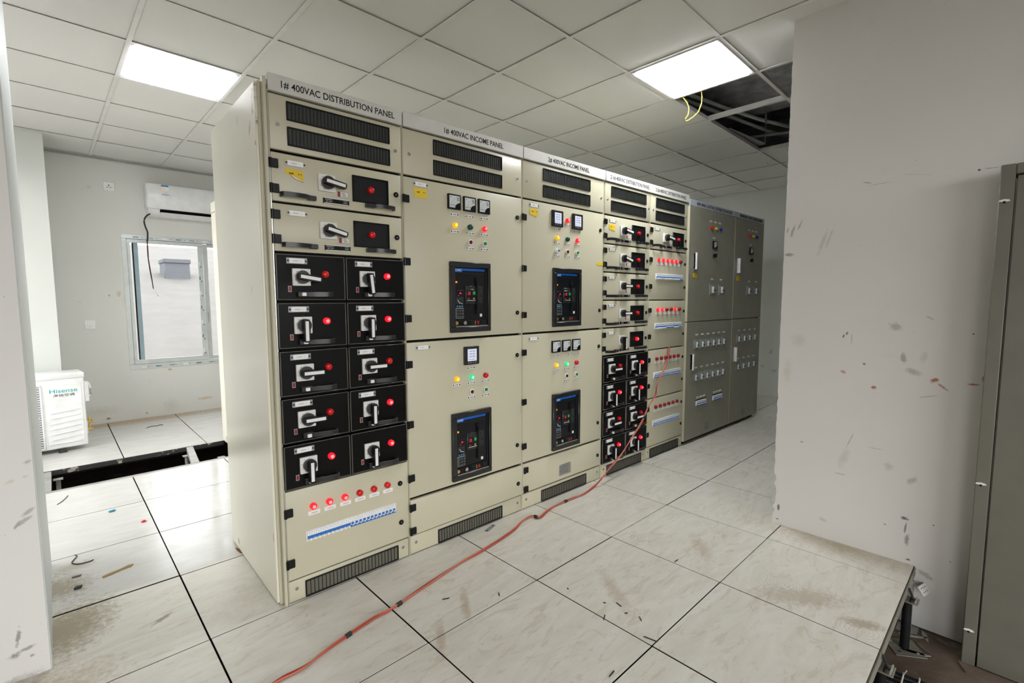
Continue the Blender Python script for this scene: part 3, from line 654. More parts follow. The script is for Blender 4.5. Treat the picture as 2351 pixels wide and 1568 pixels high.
# 2 and 3: incomer cabinets
def incomer(x, label, header, idx):
    t = cabinet(x, .79, label, header, .398, hx=.435 if idx == 2 else .408)
    vents(t, .79, .007, 'vent', (.037, .755))
    def grp(d, xs, z, kinds, lab=True):
        for a, k in zip(xs, kinds):
            if k is None: continue
            nm = 'push_button' if k.startswith('btn') else ('selector_switch' if k == 'selector' else 'indicator_lamp')
            put(k, nm, d, a, z); put('plate', 'label_plate', d, a, z-.0315)
    X3 = (.300, .400, .500)
    d = panel(t, 'breaker_door', .003, .785, 1.106, 1.898)
    put('nameplate', 'nameplate', d, .098, 1.872)
    put('st%d' % (1 if idx == 2 else 2), 'warning_sticker', d, .097, 1.830, label='yellow sticker')
    if idx == 2:
        for a in X3: put('ammeter', 'ammeter', d, a-.003, 1.814); put('plate', 'label_plate', d, a, 1.750)
        grp(d, X3, 1.694, ('yellow_on', 'green_off', 'red_on')); grp(d, X3, 1.614, (None, 'btn_red', 'btn_green'))
    else:
        for a in (.300, .495): put('digital', 'digital_meter', d, a, 1.814); put('plate', 'label_plate', d, a, 1.750)
        put('red_on', 'indicator_lamp', d, .400, 1.814); put('plate', 'label_plate', d, .400, 1.783)
        grp(d, X3, 1.694, ('yellow_on', 'green_off', 'red_on')); grp(d, X3, 1.614, ('selector', 'btn_red', 'btn_green'))
        put('st3', 'warning_sticker', d, .750, 1.553, label='small yellow tag at the door edge')
    put('acb', 'air_circuit_breaker', d, .396, 1.319, -.011)
    for z in (1.793, 1.492, 1.214): put('hinge', 'hinge', d, -.004, z)
    for z in (1.784, 1.229): put('lock', 'lock', d, .750, z)
    d = panel(t, 'breaker_door', .003, .785, .302, 1.094)
    put('nameplate', 'nameplate', d, .095, 1.066)
    if idx == 2:
        put('digital', 'digital_meter', d, .399, 1.002); put('plate', 'label_plate', d, .399, .933)
        grp(d, X3, .881, ('yellow_on', 'green_on', 'red')); grp(d, X3, .800, (None, 'btn_red', 'btn_green'))
    else:
        for a in X3: put('ammeter', 'ammeter', d, a-.003, 1.004); put('plate', 'label_plate', d, a, .944)
        grp(d, X3, .882, ('yellow_on', 'green_on', 'red')); grp(d, X3, .803, (None, 'btn_red', 'btn_green'))
    put('acb', 'air_circuit_breaker', d, .396, .508, -.011)
    for z in (.986, .682, .405): put('hinge', 'hinge', d, -.004, z)
    for z in (.976, .424): put('lock', 'lock', d, .748, z)
    d = panel(t, 'lower_door', .003, .787, .106, .290, y0=-.006 if idx == 2 else .0, th=.026)
    for z in (.252, .13): put('hinge', 'hinge', d, -.003 if idx == 2 else .008, z, -.004)
    put('lock', 'lock', d, .750, .184, -.006 if idx == 2 else 0)
    if idx == 3: put('rating', 'rating_plate', d, .397, .170)
    plinth(t, .79, .398)
    return t
incomer(.595, 'beige switchgear cabinet whose upper door has three analog ammeters, one digital meter below', '1# 400VAC INCOME PANEL', 2)
incomer(1.387, 'beige switchgear cabinet whose upper door has two digital meters, three analog meters below', '2# 400VAC INCOME PANEL', 3)

# 4
t4 = cabinet(2.180, .592, 'pale green-beige switchgear cabinet with five upper doors above eight black drawers', '2-1# 400VAC DISTRIBUTION PANEL', .50)
vents(t4, .592, .003, 'vent_s', (.035, .560))
for k, (lit, rot) in enumerate(((0, 'rot8'), (0, 'rot16'), (0, 'rot0'), (0, 'rot0'), (1, 'rot90'))): feeder(t4, 1.7-.2*k, .592, lit, rot, 2 if k == 0 else None)
for r, (a, c_) in enumerate((((0, 'rot0'), (1, 'rot90')), ((1, 'rot90'), (1, 'rot90')), ((0, 'rot0'), (0, 'rot0')), ((1, 'rot90'), (1, 'rot90')))):
    b0 = .7-.2*r; black_drawer(t4, .002, .290, b0, a[1], a[0]); black_drawer(t4, .295, .585, b0, c_[1], c_[0])
plinth(t4, .592, .299)

# 5
t5 = cabinet(2.7745, .585, 'green-beige switchgear cabinet with four stacked lamp doors, orange cable hanging in front', '2-2# 400VAC DISTRIBUTION PANEL', .48, hx=.285)
vents(t5, .585, .0, 'vent_s', (.033, .552))
feeder(t5, 1.7, .585, 0, 'rot8')
XS = [.128+.0685*k for k in range(6)]
for k, (st_, pat) in enumerate((('11111m', 'd'*17+'uuu'), ('11mm1m', 'd'*7+'u'*6+'ddd'+'uuu'), ('mmmmmm', 'u'*20), ('mmmmmm', 'u'*20))):
    b0 = 1.3-.4*k
    d = lampdoor(t5, .003, .577, b0, b0+.4, st_, XS, b0+.322, mcbrow(pat, .430), .300, b0+.188, (b0+.318, b0+.108), ((.556, b0+.305), (.556, b0+.108)))
    if k == 3: put('st4', 'warning_sticker', d, .028, b0+.21, label='small torn yellow tag')
plinth(t5, .585, .290)

# 6, 7: lighting boards
def board(x, W, label, header, big):
    t = thing('switchgear_cabinet', label, 'cabinet', local_origin(x), CY, 'switchgear cabinets standing in one row')
    mb = MB(); mb.box(.0, W-.002, .006, DEP, .03, 2.155, 'board_paint', .002); mb.box(.02, W-.02, .03, DEP-.02, 0, .03, 'gap_black'); build(mb, 'body', t)
    mb = MB(); mb.box(.002, W-.003, -.016, .006, 2.112, 2.165, 'header_grey', .001); h = build(mb, 'header_strip', t)
    mb = MB(); mb.text(header, W*.52, 2.138, -.0162, .032, 'ink', width=W*.78, height=.030); build(mb, 'lettering', h, label='black lettering reading '+header)
    def door(z0, z1):
        mb = MB(); mb.box(.002, W-.004, -.016, .006, z0, z1, 'board_paint', .002); mb.box(.0, .0035, -.016, .005, z0, z1, 'cabinet_paint')
        return build(mb, 'board_door', t)
    u = door(1.110, 2.110); l = door(.036, 1.102); y = -.016
    if big: bx, cx = .092, .50
    else: bx, cx = .075, .42
    for k, c_ in enumerate(('dred', 'yellow', 'blue')): put(c_, 'indicator_lamp', u, cx-.097+k*.091-(.0 if big else -.02), 1.957, y); put('tinylab', 'label_plate', u, cx-.11+k*.091-(.0 if big else -.02), 2.014, y)
    put('vm', 'voltmeter', u, cx-.022, 1.806, y); put('tinylab', 'label_plate', u, cx-.04, 1.868, y); put('cam', 'selector_switch', u, cx-.035, 1.708, y)
    put('bar', 'bar_handle', u, bx+.005, 1.640, y); put('bar', 'bar_handle', l, bx, .748, y)
    put('st2' if big else 'st1', 'warning_sticker', u, bx+.03, 1.515, y, label='small yellow tag')
    if big:
        for a in (.465, .652): put('mccb_big', 'moulded_case_breaker', u, a, 1.395, y); put('tinylab', 'label_plate', u, a-.015, 1.492, y)
        for k in range(6):
            for z in (.898, .599): put('mccb', 'moulded_case_breaker', l, .180+k*.1105, z, y); put('tinylab', 'label_plate', l, .185+k*.1105, z+.089, y)
        for a, z in ((.300, .352), (.635, .357)):
            mb = MB(); mb.box(a-.105, a+.105, -.0165, -.012, z-.028, z+.034, 'gap_black'); build(mb, 'breaker_opening', l)
            put('wallmcb', 'breaker_row', l, a-.003, z, y)
            for k in range(3): put('minilab', 'label_plate', l, a-.062+k*.062, z+.055, y)
        put('rating_s', 'rating_plate', l, .448, .108, y)
    else:
        for a in (.375, .560): put('mccb_big', 'moulded_case_breaker', u, a, 1.392, y); put('tinylab', 'label_plate', u, a, 1.490, y)
        for k in range(4):
            for z in (.900, .610): put('mccb', 'moulded_case_breaker', l, .166+k*.1345, z, y); put('tinylab', 'label_plate', l, .172+k*.1345, z+.085, y)
        put('rating_s', 'rating_plate', l, .350, .118, y)
board(3.3645, .915, 'grey-brown lighting board with red, yellow and blue lamps and twelve small breakers in two rows', '400V MAIN LIGHTING DISTRIBUTION BOARD', True)
board(4.2815, .725, 'grey-brown lighting board farthest from the camera at the end of the row, eight small breakers', '400V EMERGENCY LIGHTING DISTRIBUTION BOARD', False)

# cabinet of a second row, seen behind the first one
tb = thing('switchgear_cabinet', 'pale cabinet half hidden behind the nearest switchgear, its top seam showing beside the air conditioner', 'cabinet', (.437, 2.2, 0))
mb = MB(); mb.box(0, .6, 0, .80, .0, 2.085, 'lit_side_paint', .003); build(mb, 'body', tb)
mb = MB(); mb.box(0, .6, 0, .80, 2.089, 2.177, 'lit_side_paint', .003); build(mb, 'top_cover', tb)

# ------------------------------------------------------------------ room
def quadbox(mb, x0, x1, y0, y1, z0, z1, mat): mb.box(x0, x1, y0, y1, z0, z1, mat)
ZT = 3.6
FX, FY = -.2952, -.0062
# raised floor
mb = MB(); rr = random.Random(2)
HOLE_ROWS = 4   # row index j with y from FY+.6*4 to FY+.6*5
for i in range(-4, 12):
    for j in range(-3, 8):
        x0, x1 = FX+.6*i, FX+.6*(i+1); y0, y1 = FY+.6*j, FY+.6*(j+1)
        if j == 4 and i < 2: continue
        if x0 > 6.4: continue
        g = rr.choice((.0022, .003, .0036)); gy = rr.choice((.0018, .0026, .0036))
        X0, X1, Y0, Y1 = x0+g, x1-g, y0+gy, y1-gy
        if j == 1 and i <= -1: Y0 += .008
        if i <= -1 and j in (0,): Y1 -= .001
        X1 = min(X1, 6.3); Y1 = min(Y1, 4.6)
        if j == -3: Y0 = y0+.0025
        mb.box(X0, X1, Y0, Y1, -.0025, 0, 'floor_tile', .0006); mb.box(X0, X1, Y0, Y1, -.032, -.0026, 'tile_core')
        mb.box(X0+.001, X1-.001, Y0+.001, Y1-.001, -.055, -.0325, 'gap_black')
floor = struct(build(mb, 'floor'))
# metal edging along the open edge of the raised floor
for i in range(-3, 5):
    x0, x1 = FX+.6*i+.004, FX+.6*(i+1)-.004
    if x0 > 2.33: break
    x1 = min(x1, 2.328)
    mb = MB(); y = -1.804
    mb.prism([(y+.002, -.006), (y-.006, -.006), (y-.009, -.014), (y-.004, -.024), (y-.009, -.034), (y-.006, -.050), (y+.004, -.058), (y+.004, -.006)], x0, x1, 'edge_metal', 'yz'); mb.box(x0, x1, y-.003, y+.004, -.006, -.001, 'gap_reddish')  # dark reddish strip in the gap above the metal edging
    o = build(mb, 'trim_1'); struct(o)
# missing strip: steel stringers round the opening
mb = MB()
mb.box(-1.28, .437, 2.400, 2.452, -.040, -.004, 'galvanised', .002)
mb.box(-1.28, .437, 2.984, 2.991, -.038, -.0015, 'flaked_edge'); mb.box(-.785, -.735, 2.453, 2.983, -.040, -.003, 'galvanised', .002)
mb.prism([(.085, 2.453), (.140, 2.453), (.192, 2.983), (.142, 2.983)], -.045, -.003, 'galvanised', 'xy')
fr = thing('floor_stringer_frame', 'grey steel stringer frame around the open strip where floor tiles are missing', 'floor frame', (-.3, 2.7, 0))
o = build(mb, 'stringers', fr); o.location = (.3, -2.7, 0)
for x, y in ((-.345, 2.50), (.12, 2.86), (.33, 2.60), (-.70, 2.88)):
    mb = MB(); mb.cyl(0, 0, .014, -.13, .13, 'galvanised', 12, M=Matrix.Translation((0, 0, -.175)) @ Matrix.Rotation(PI/2, 4, 'X')); mb.box(-.05, .05, -.05, .05, -.3055, -.3015, 'galvanised'); mb.box(-.028, .028, -.028, .028, -.048, -.043, 'galvanised')
    build(mb, 'pedestal', fr, (x+.3, y-2.7, 0))
# lower concrete floor
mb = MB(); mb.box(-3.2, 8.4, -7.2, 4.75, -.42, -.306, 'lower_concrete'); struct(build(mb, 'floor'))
# pedestals under the open floor edge
def pedestal(x, y, label):
    t = thing('floor_pedestal', label, 'pedestal', (x, y, -.306))
    mb = MB(); mb.box(-.062, .062, -.062, .062, 0, .004, 'edge_metal', .001, Matrix.Rotation(.6, 4, 'Z'))
    for k in range(4): mb.cyl(.052*math.cos(.6+PI/4+k*PI/2), 0, .006, -.002, .006, 'chrome', 8, M=Matrix.Translation((0, .052*math.sin(.6+PI/4+k*PI/2), 0)) @ Matrix.Rotation(PI/2, 4, 'X'))
    build(mb, 'base_plate', t)
    mb = MB(); mb.cyl(0, 0, .018, -.235, -.004, 'black_steel', 16, M=Matrix.Rotation(-PI/2, 4, 'X')); build(mb, 'tube', t).location = (0, 0, 0)
    mb = MB()
    for k in range(3): mb.tube([(-.032, -.03+.018*k, .243+.004*k), (-.016, -.03+.018*k, .250), (.0, -.03+.018*k, .240), (.02, -.03+.018*k, .248), (.036, -.03+.018*k, .243)], .0035, ('galvanised', 'black_steel', 'galvanised')[k], 6)
    mb.box(-.034, .034, -.040, .02, .236, .240, 'edge_metal', .001)
    build(mb, 'head_plate', t)
    mb = MB(); mb.tube([(-.012, -.004, .296), (-.004, -.012, .27), (.002, -.02, .245), (.03, -.03, .232)], .005, 'rubber', 6); build(mb, 'gasket', t)
    return t
pedestal(2.105, -1.812, 'black floor pedestal under the tile corner nearest the smudged wall')
pedestal(1.505, -1.812, 'steel floor pedestal at the bottom edge of the picture beside the dark conduits')
mb = MB(); mb.box(-.035, .035, -.022, .022, 0, .003, 'white_plastic', .001)
for a in (-1, 0, 1):
    for c_ in (-1, 1): mb.box(a*.018-.003, a*.018+.003, c_*.009-.002, c_*.009+.002, .003, .0034, 'ink')
o = tag(build(mb, 'bracket_plate', None, (2.288, -1.850, -.085), (.9, .0, -.25)), 'small white perforated bracket plate sticking out under the floor edge at the wall', 'bracket')
mb = MB(); mb.rod((2.292, -1.80, -.306), (2.292, -1.80, -.06), .014, 'galvanised', 12); mb.box(2.24, 2.325, -1.84, -1.76, -.306, -.302, 'galvanised', .001)
tag(build(mb, 'floor_pedestal'), 'slim grey floor pedestal standing right against the wall base', 'pedestal')
# ground debris along the wall foot
for k, (x, y, s, r) in enumerate(((2.27, -1.87, .05, .3), (2.285, -1.93, .035, 1.0), (2.24, -1.83, .06, 2.0), (2.16, -1.88, .05, .8), (2.10, -1.85, .06, 1.9), (2.29, -1.97, .03, .2))):
    mb = MB(); mb.prism([(-s, -.003), (s*.4, -.009), (s, .004), (s*.2, .012), (-s*.7, .006)], 0, .004, ('galvanised', 'tile_edge')[k % 2], 'xy')
    tag(build(mb, 'scrap_strip', None, (x, y, -.306), (0, 0, r)), 'thin scrap of metal strip lying in the dust at the wall foot', 'scrap', 'scraps at the wall foot')
# conduits bundle at the very bottom
pts0 = [[(1.72-.042*k, -1.66, -.240-.012*k), (1.775-.042*k, -1.80, -.245-.012*k), (1.80-.040*k, -1.92, -.250-.012*k), (1.84-.04*k, -2.4, -.26-.009*k)] for k in range(3)]
for k, p in enumerate(pts0):
    mb = MB(); mb.tube(p, .013, 'black_plastic', 10); tag(build(mb, 'conduit'), ('uppermost', 'middle', 'lowest')[k]+' dark conduit of the tied bundle under the floor edge', 'conduit')
mb = MB()
for y, xx in ((-1.845, 1.785), (-1.895, 1.796)): mb.tube([(xx-.10, y, -.262), (xx-.06, y-.004, -.242), (xx-.01, y-.004, -.232), (xx+.013, y-.002, -.236), (xx+.018, y+.004, -.25)], .003, 'conduit_white', 6)
mb.tube([(1.78, -1.848, -.234), (1.765, -1.86, -.20)], .002, 'conduit_white', 6)
tag(build(mb, 'cable_tie'), 'white cable ties around the dark conduit bundle at the bottom edge', 'cable tie')

# walls
def wall(name, boxes, mat):
    mb = MB()
    for b_ in boxes: mb.box(*b_, mat)
    return struct(build(mb, name))
W1 = (-.070, 1.43, .545, 2.018); W2 = (4.3, 6.15, .445, 2.118)
bw = []
for x0, x1 in ((-1.45, W1[0]), (W1[1], W2[0]), (W2[1], 6.6)): bw.append((x0, x1, 4.6, 4.75, -.306, ZT))
for w in (W1, W2): bw += [(w[0], w[1], 4.6, 4.75, -.306, w[2]), (w[0], w[1], 4.6, 4.75, w[3], ZT)]
wall('wall_back', bw, 'wall_plaster_back')
wall('wall_far', [(6.31, 6.46, -7.0, 4.6, -.306, ZT)], 'wall_plaster_far')
# right wall (with a chipped free edge)
mb = MB(); ys = -1.155; pts = [(-7.0, -.306), (ys, -.306)]
z = -.3; r = random.Random(8)
prof = []
for k in range(150):
    z = -.3+k*.02
    d = r.uniform(-.0015, .0015) + (r.uniform(-.006, .0) if z < .8 and r.random() < .3 else 0)
    if .05 < z < .28 and r.random() < .6: d -= .012
    prof.append((ys+d, z))
pts = [(-7.0, -.306)]+prof+[(ys, ZT), (-7.0, ZT)]
mb.prism(pts, 2.33, 2.45, 'wall_plaster_right', 'yz')
struct(build(mb, 'wall_right'))
wall('wall_left', [(-2.6, -.742, .212, 1.15, -.306, ZT)], 'wall_plaster_left')
# reveal: thin sheet giving the end of the left wall a darker plaster colour
mb = MB(); mb.box(-.7418, -.738, .214, 1.149, -.306, ZT-.01, 'reveal_plaster'); struct(build(mb, 'trim_2'))
LW = (1.3, 3.85, .3, 2.45)  # unseen side window, added to brighten the back room and side panel
wall('wall_side', [(-1.45, -1.30, 1.15, LW[0], -.306, ZT), (-1.45, -1.30, LW[1], 4.6, -.306, ZT), (-1.45, -1.30, LW[0], LW[1], -.306, LW[2]), (-1.45, -1.30, LW[0], LW[1], LW[3], ZT)], 'wall_plaster_left')
wall('column', [(-1.30, -.622, 3.98, 4.6, -.306, ZT)], 'column_plaster')
# rear of the camera's room: wall with a wide unseen opening, added to let daylight in
wall('wall_rear', [(-2.6, -2.3, -5.15, -5.0, -.42, ZT), (1.6, 6.3, -5.15, -5.0, -.42, ZT), (-2.3, 1.6, -5.15, -5.0, 2.55, ZT)], 'wall_plaster_left')
wall('wall_side_near', [(-2.75, -2.6, -5.15, -4.3, -.42, ZT), (-2.75, -2.6, -3.0, 1.15, -.42, ZT), (-2.75, -2.6, -4.3, -3.0, 1.9, ZT)], 'wall_plaster_left')  # low unseen opening added so daylight reaches the right wall
mb = MB(); mb.box(-2.75, 6.5, -7.0, 4.75, ZT, ZT+.15, 'concrete_slab')
mb.box(2.46, 4.58, -4.8, .5, 3.14, ZT, 'concrete_slab')
struct(build(mb, 'ceiling_slab'))

# suspended ceiling (slightly out of level, as hung)
cz = Matrix(((math.cos(.01041), -math.sin(.01041), 0), (math.sin(.01041), math.cos(.01041), 0), (-.01497, -.00924, 1))).to_4x4()
CM = Matrix.Translation((.363, .9671, 2.798)) @ cz
def cloc(x, y, z=0): return CM @ Vector((x, y, z))
OPEN = {(4, 2), (5, 2), (6, 2), (4, 3), (5, 3), (6, 3)}
LIGHTS = {(3, 2), (-1, -2)}
def in_wall(x, y): return (x < -1.02 and -.72 < y < .16)
mt = MB(); mg = MB()
XMIN, XMAX, YMIN, YMAX = -2.92, 5.93, -7.7, 3.60
for i in range(-5, 10):
    for j in range(-6, 13):
        if (i, j) in OPEN or (i, j) in LIGHTS: continue
        x0, x1 = max(.6*i, XMIN), min(.6*i+.6, XMAX); y0, y1 = max(-.6*j-.6, YMIN), min(-.6*j, YMAX)
        if x1-x0 < .02 or y1-y0 < .02: continue
        if (i, j) == (-1, -5): z = .007
        else: z = rr.choice((.003, .004, .006))
        mt.box(x0+.006, x1-.006, y0+.006, y1-.006, z, z+.014, 'ceiling_tile', .002)
tiles = struct(build(mt, 'ceiling')); tiles.matrix_world = CM
w = .012
for i in range(-4, 10):       # main runners along y
    x = .6*i
    for ya, yb in (((YMIN, -2.4), (-1.2, YMAX)) if i == 6 else ((YMIN, YMAX),)):
        mg.box(x-w, x+w, ya, yb, -.004, -.0005, 'grid_white', .0008); mg.box(x-.0015, x+.0015, ya, yb, .0, .036, 'grid_white')
for j in range(-6, 13):      # cross tees along x (the tee between the two missing tiles was taken out)
    y = -.6*j
    mg.box(XMIN, XMAX, y-w, y+w, -.0035, -.0008, 'grid_white', .0008); mg.box(XMIN, XMAX, y-.0015, y+.0015, .0, .034, 'grid_white')
# take out the tee inside the double opening
bmesh.ops.delete(mg.bm, geom=[], context='FACES')
grid = struct(build(mg, 'trim_3')); grid.matrix_world = CM
# wall angle trims
mb = MB(); mb.box(-.622, 6.31, 4.574, 4.599, 2.757, 2.761, 'grid_white')
struct(build(mb, 'trim_4'))

def panel_light(i, j, label):
    t = thing('ceiling_light', label, 'light', cloc(.6*i+.3, -.6*j-.3, 0), 0, None)
    t.matrix_world = CM @ Matrix.Translation((.6*i+.3, -.6*j-.3, 0))
    mb = MB(); o_, n_ = .288, .262
    for a in ((-o_, o_, n_, o_), (-o_, o_, -o_, -n_), (-o_, -n_, -n_, n_), (n_, o_, -n_, n_)): mb.box(a[0], a[1], a[2], a[3], .0, .020, 'frame_pinkish', .002)
    mb.box(-o_, o_, -o_, o_, .021, .03, 'frame_pinkish'); build(mb, 'frame', t)
    mb = MB(); mb.box(-n_, n_, -n_, n_, -.009, .020, 'lamp_diffuser'); build(mb, 'diffuser', t)
panel_light(3, 2, 'square lit LED ceiling panel beside the opened ceiling with the yellow wire')
panel_light(-1, -2, 'square lit LED ceiling panel above the passage left of the cabinets')

# things in the ceiling opening
mb = MB(); mb.tube([(3.0, -.03, 3.0), (3.27, -.074, 3.0), (3.81, -.167, 3.0), (4.3, -.27, 3.0), (4.70, -.392, 3.0), (5.5, -.75, 3.0)], .016, 'conduit_white', 10); tag(build(mb, 'conduit'), 'white conduit in the ceiling opening, the one nearer the right wall', 'conduit')
mb = MB(); mb.tube([(3.0, .06, 3.0), (3.31, .007, 3.0), (3.82, -.072, 3.0), (4.72, -.213, 3.0), (5.04, -.292, 3.0), (5.8, -.5, 3.0)], .016, 'conduit_white', 10); tag(build(mb, 'conduit'), 'white conduit in the ceiling opening, the one nearer the cabinets', 'conduit')
mb = MB(); mb.tube([(4.55, .25, 2.965), (4.654, -.019, 2.965), (4.784, -.366, 2.965), (5.0, -.9, 2.965)], .014, 'conduit_white', 10); tag(build(mb, 'conduit'), 'white conduit crossing under the other two in the ceiling opening', 'conduit')
mb = MB(); mb.prism([(3.90, -.10), (3.90, -.17), (4.59, -.23), (4.62, -.08)], 2.840, 2.852, 'ceiling_tile', 'xy'); tag(build(mb, 'ceiling_tile'), 'loose ceiling tile lying on the grid inside the ceiling opening', 'ceiling tile')
for x, y, l_ in ((4.30, -.33, 'black hanger rod in the ceiling opening below the dark bracket'), (5.05, -.10, 'thin hanger rod at the far end of the ceiling opening')):
    mb = MB(); mb.rod((x, y, 2.76), (x, y, ZT), .003, 'steel', 6); mb.box(x-.012, x+.012, y-.004, y+.004, 2.95, 3.03, 'galvanised'); tag(build(mb, 'hanger_rod'), l_, 'rod')
mb = MB(); mb.tube([(2.80, -.276, 2.83), (2.80, -.279, 2.786), (2.80, -.315, 2.735), (2.80, -.329, 2.693), (2.80, -.322, 2.648), (2.80, -.303, 2.626), (2.80, -.308, 2.611), (2.80, -.323, 2.609), (2.80, -.365, 2.625), (2.80, -.402, 2.65), (2.80, -.422, 2.70), (2.80, -.425, 2.74), (2.80, -.418, 2.791), (2.80, -.40, 2.84)], .0035, 'cable_yellow', 8)
tag(build(mb, 'electric_wire'), 'thin yellow wire looping down from the ceiling opening beside the light panel', 'wire')

# ------------------------------------------------------------------ windows
def window(n, Wd, name):
    x0, x1, z0, z1 = Wd; y = 4.6
    t = bpy.data.objects.new(name, None); C.objects.link(t); t.location = (x0, y, z0); struct(t)
    w_, h_ = x1-x0, z1-z0; f = .05
    mb = MB()
    for a in ((0, w_, h_-.045, h_), (0, w_, 0, .058), (0, .042, .0581, h_-.0451), (w_-.042, w_, .0581, h_-.0451)): mb.box(a[0], a[1], -.004, .09, a[2], a[3], 'aluminium', .002)
    mb.box(.043, w_-.043, .036, .044, .0581, .066, 'aluminium'); 
    for k in range(9): mb.box(.10+k*.13, .15+k*.13, -.0046, -.004, .02, .032, ('bright_white', 'teal_print', 'faint_ink')[k % 3]); mb.box(.16+k*.13, .165+k*.13, -.0046, -.004, .022, .03, 'ink'); mb.box(.10+k*.13, .15+k*.13, -.0046, -.004, h_-.03, h_-.02, ('bright_white', 'teal_print', 'faint_ink')[(k+1) % 3]); mb.box(.18+k*.13, .186+k*.13, -.0046, -.004, h_-.028, h_-.02, 'ink')
    build(mb, 'window_frame', t)
    # inner sash
    mb = MB(); s0, s1 = .045, .748
    for a in ((s0, s1, h_-.085, h_-.046), (s0, s1, .0585, .108), (s0, s0+.028, .1081, h_-.0851), (s1-.050, s1, .1081, h_-.0851)): mb.box(a[0], a[1], .012, .032, a[2], a[3], 'aluminium', .002)
    for k in range(7): mb.box(s1-.045, s1-.034, .0112, .012, .15+k*.17, .19+k*.17, ('bright_white', 'teal_print')[k % 2]); mb.box(s1-.030, s1-.018, .0112, .012, .13+k*.17, .14+k*.17, 'ink')
    mb.box(s0-.018, s0-.004, -.001, .012, .50, .62, 'aluminium', .001); mb.box(s0-.014, s0-.008, -.003, .0, .54, .58, 'faint_ink'); sa = build(mb, 'sash', t)
    mb = MB(); mb.box(s0+.028, s1-.050, .020, .024, .108, h_-.085, 'window_glass'); build(mb, 'pane', sa)
    mb = MB(); q0, q1 = .105, .145
    mb.box(q0, q1, .055, .08, .06, h_-.05, 'alu_blue', .002); mb.box(q0-.012, q0, .055, .075, .06, h_-.05, 'rubber')
    mb.box(.755, .805, .045, .075, .06, h_-.05, 'aluminium', .002); mb.box(.805, w_-.042, .05, .07, h_-.085, h_-.045, 'aluminium'); mb.box(.805, w_-.042, .05, .07, .06, .10, 'aluminium')
    mb.box(.775, .787, .040, .046, .50, .62, 'steel'); sb = build(mb, 'sash', t)
    mb = MB(); mb.box(q1, w_-.042, .062, .066, .10, h_-.085, 'window_glass'); build(mb, 'pane', sb)
    return t
window(1, W1, 'window_1'); window(2, W2, 'window_2')

# outdoors
mb = MB(); mb.box(-40, 40, 4.9, 60, -.85, -.80, 'sand_ground'); mb.box(-40, -2.9, -60, 4.9, -.85, -.80, 'sand_ground'); mb.box(-2.9, -1.5, 1.2, 4.9, -.85, -.80, 'sand_ground'); mb.box(-2.9, 40, -60, -5.3, -.85, -.80, 'sand_ground')
mb.prism([(9, -.8), (30, 4.2), (60, 4.2), (60, -.8)], -40, 40, 'sand_ground', 'yz')
o = build(mb, 'ground'); struct(o)
mb = MB(); mb.box(2.73, 3.60, 21.5, 22.6, 1.9, 2.95, 'shed_grey', .03); mb.box(2.70, 3.63, 21.45, 22.65, 2.80, 2.97, 'shed_grey', .02)
tag(build(mb, 'equipment_box'), 'washed-out grey box standing on the bright ground outside the window', 'box')

# ------------------------------------------------------------------ air conditioner indoor unit
t = thing('air_conditioner', 'white wall-mounted air conditioner with a blue energy label above the window', 'air conditioner', (.15, 4.598, 2.22))
mb = MB()
prof = [(0, .345), (-.145, .350), (-.185, .338), (-.2, .31), (-.202, .20), (-.196, .11), (-.180, .075), (0, .075)]
tmp = bmesh.new()
mb.prism(prof, 0, .85, 'appliance_white', 'yz', smooth=True)
bmesh.ops.bevel(mb.bm, geom=[e for e in mb.bm.edges if abs(e.verts[0].co.x-e.verts[1].co.x) < 1e-6 and (e.verts[0].co.y < -.01 or e.verts[1].co.y < -.01)], offset=.022, segments=4, affect='EDGES', profile=.5)
build(mb, 'front_cover', t)
mb = MB(); mb.prism([(0, .073), (-.176, .073), (-.165, .045), (-.13, .012), (-.08, 0), (0, 0)], .012, .84, 'appliance_white', 'yz'); build(mb, 'lower_body', t)
mb = MB(); mb.box(.115, .76, -.184, -.10, .038, .071, 'void_black'); mb.box(.118, .76, -.183, -.17, .058, .060, 'steel'); build(mb, 'air_outlet', t)
mb = MB(); mb.prism([(-.186, .038), (-.180, .044), (-.12, .018), (-.12, .004)], .120, .76, 'appliance_white', 'yz'); build(mb, 'louver', t)
mb = MB(); mb.box(.135, .200, -.2035, -.2, .225, .330, 'bright_white'); mb.box(.135, .200, -.204, -.2, .313, .330, 'sky_blue'); mb.box(.135, .200, -.204, -.2, .225, .231, 'sky_blue'); mb.prism([(.142, .278), (.155, .278), (.152, .305), (.145, .305)], -.2042, -.203, 'orange_led'); mb.box(.170, .195, -.2042, -.203, .262, .263, 'faint_ink'); mb.box(.14, .195, -.2042, -.203, .255, .2565, 'sky_blue')
mb.box(.137, .198, -.2042, -.203, .240, .2415, 'faint_ink'); build(mb, 'energy_label', t, label='blue and white energy label')
mb = MB(); mb.tube(sp([(.178, 4.45, 2.236), (.150, 4.44, 2.215), (.130, 4.44, 2.185), (.121, 4.44, 2.145), (.130, 4.44, 2.09), (.144, 4.44, 2.042), (.143, 4.44, 1.99), (.136, 4.44, 1.936)], 4), .0075, 'rubber', 8)
mb.tube(sp([(.136, 4.44, 1.936), (.134, 4.44, 1.84), (.136, 4.44, 1.75), (.145, 4.44, 1.62), (.157, 4.44, 1.512), (.163, 4.44, 1.435)], 4), .0045, 'rubber', 8)
mb.tube([(.140, 4.44, 1.936), (.139, 4.44, 1.75), (.160, 4.44, 1.512)], .003, 'cable_red', 6)
mb.tube([(.163, 4.44, 1.437), (.178, 4.44, 1.40), (.203, 4.44, 1.36)], .003, 'bright_white', 6); mb.tube([(.192, 4.44, 1.377), (.206, 4.44, 1.352)], .003, 'brass', 6)
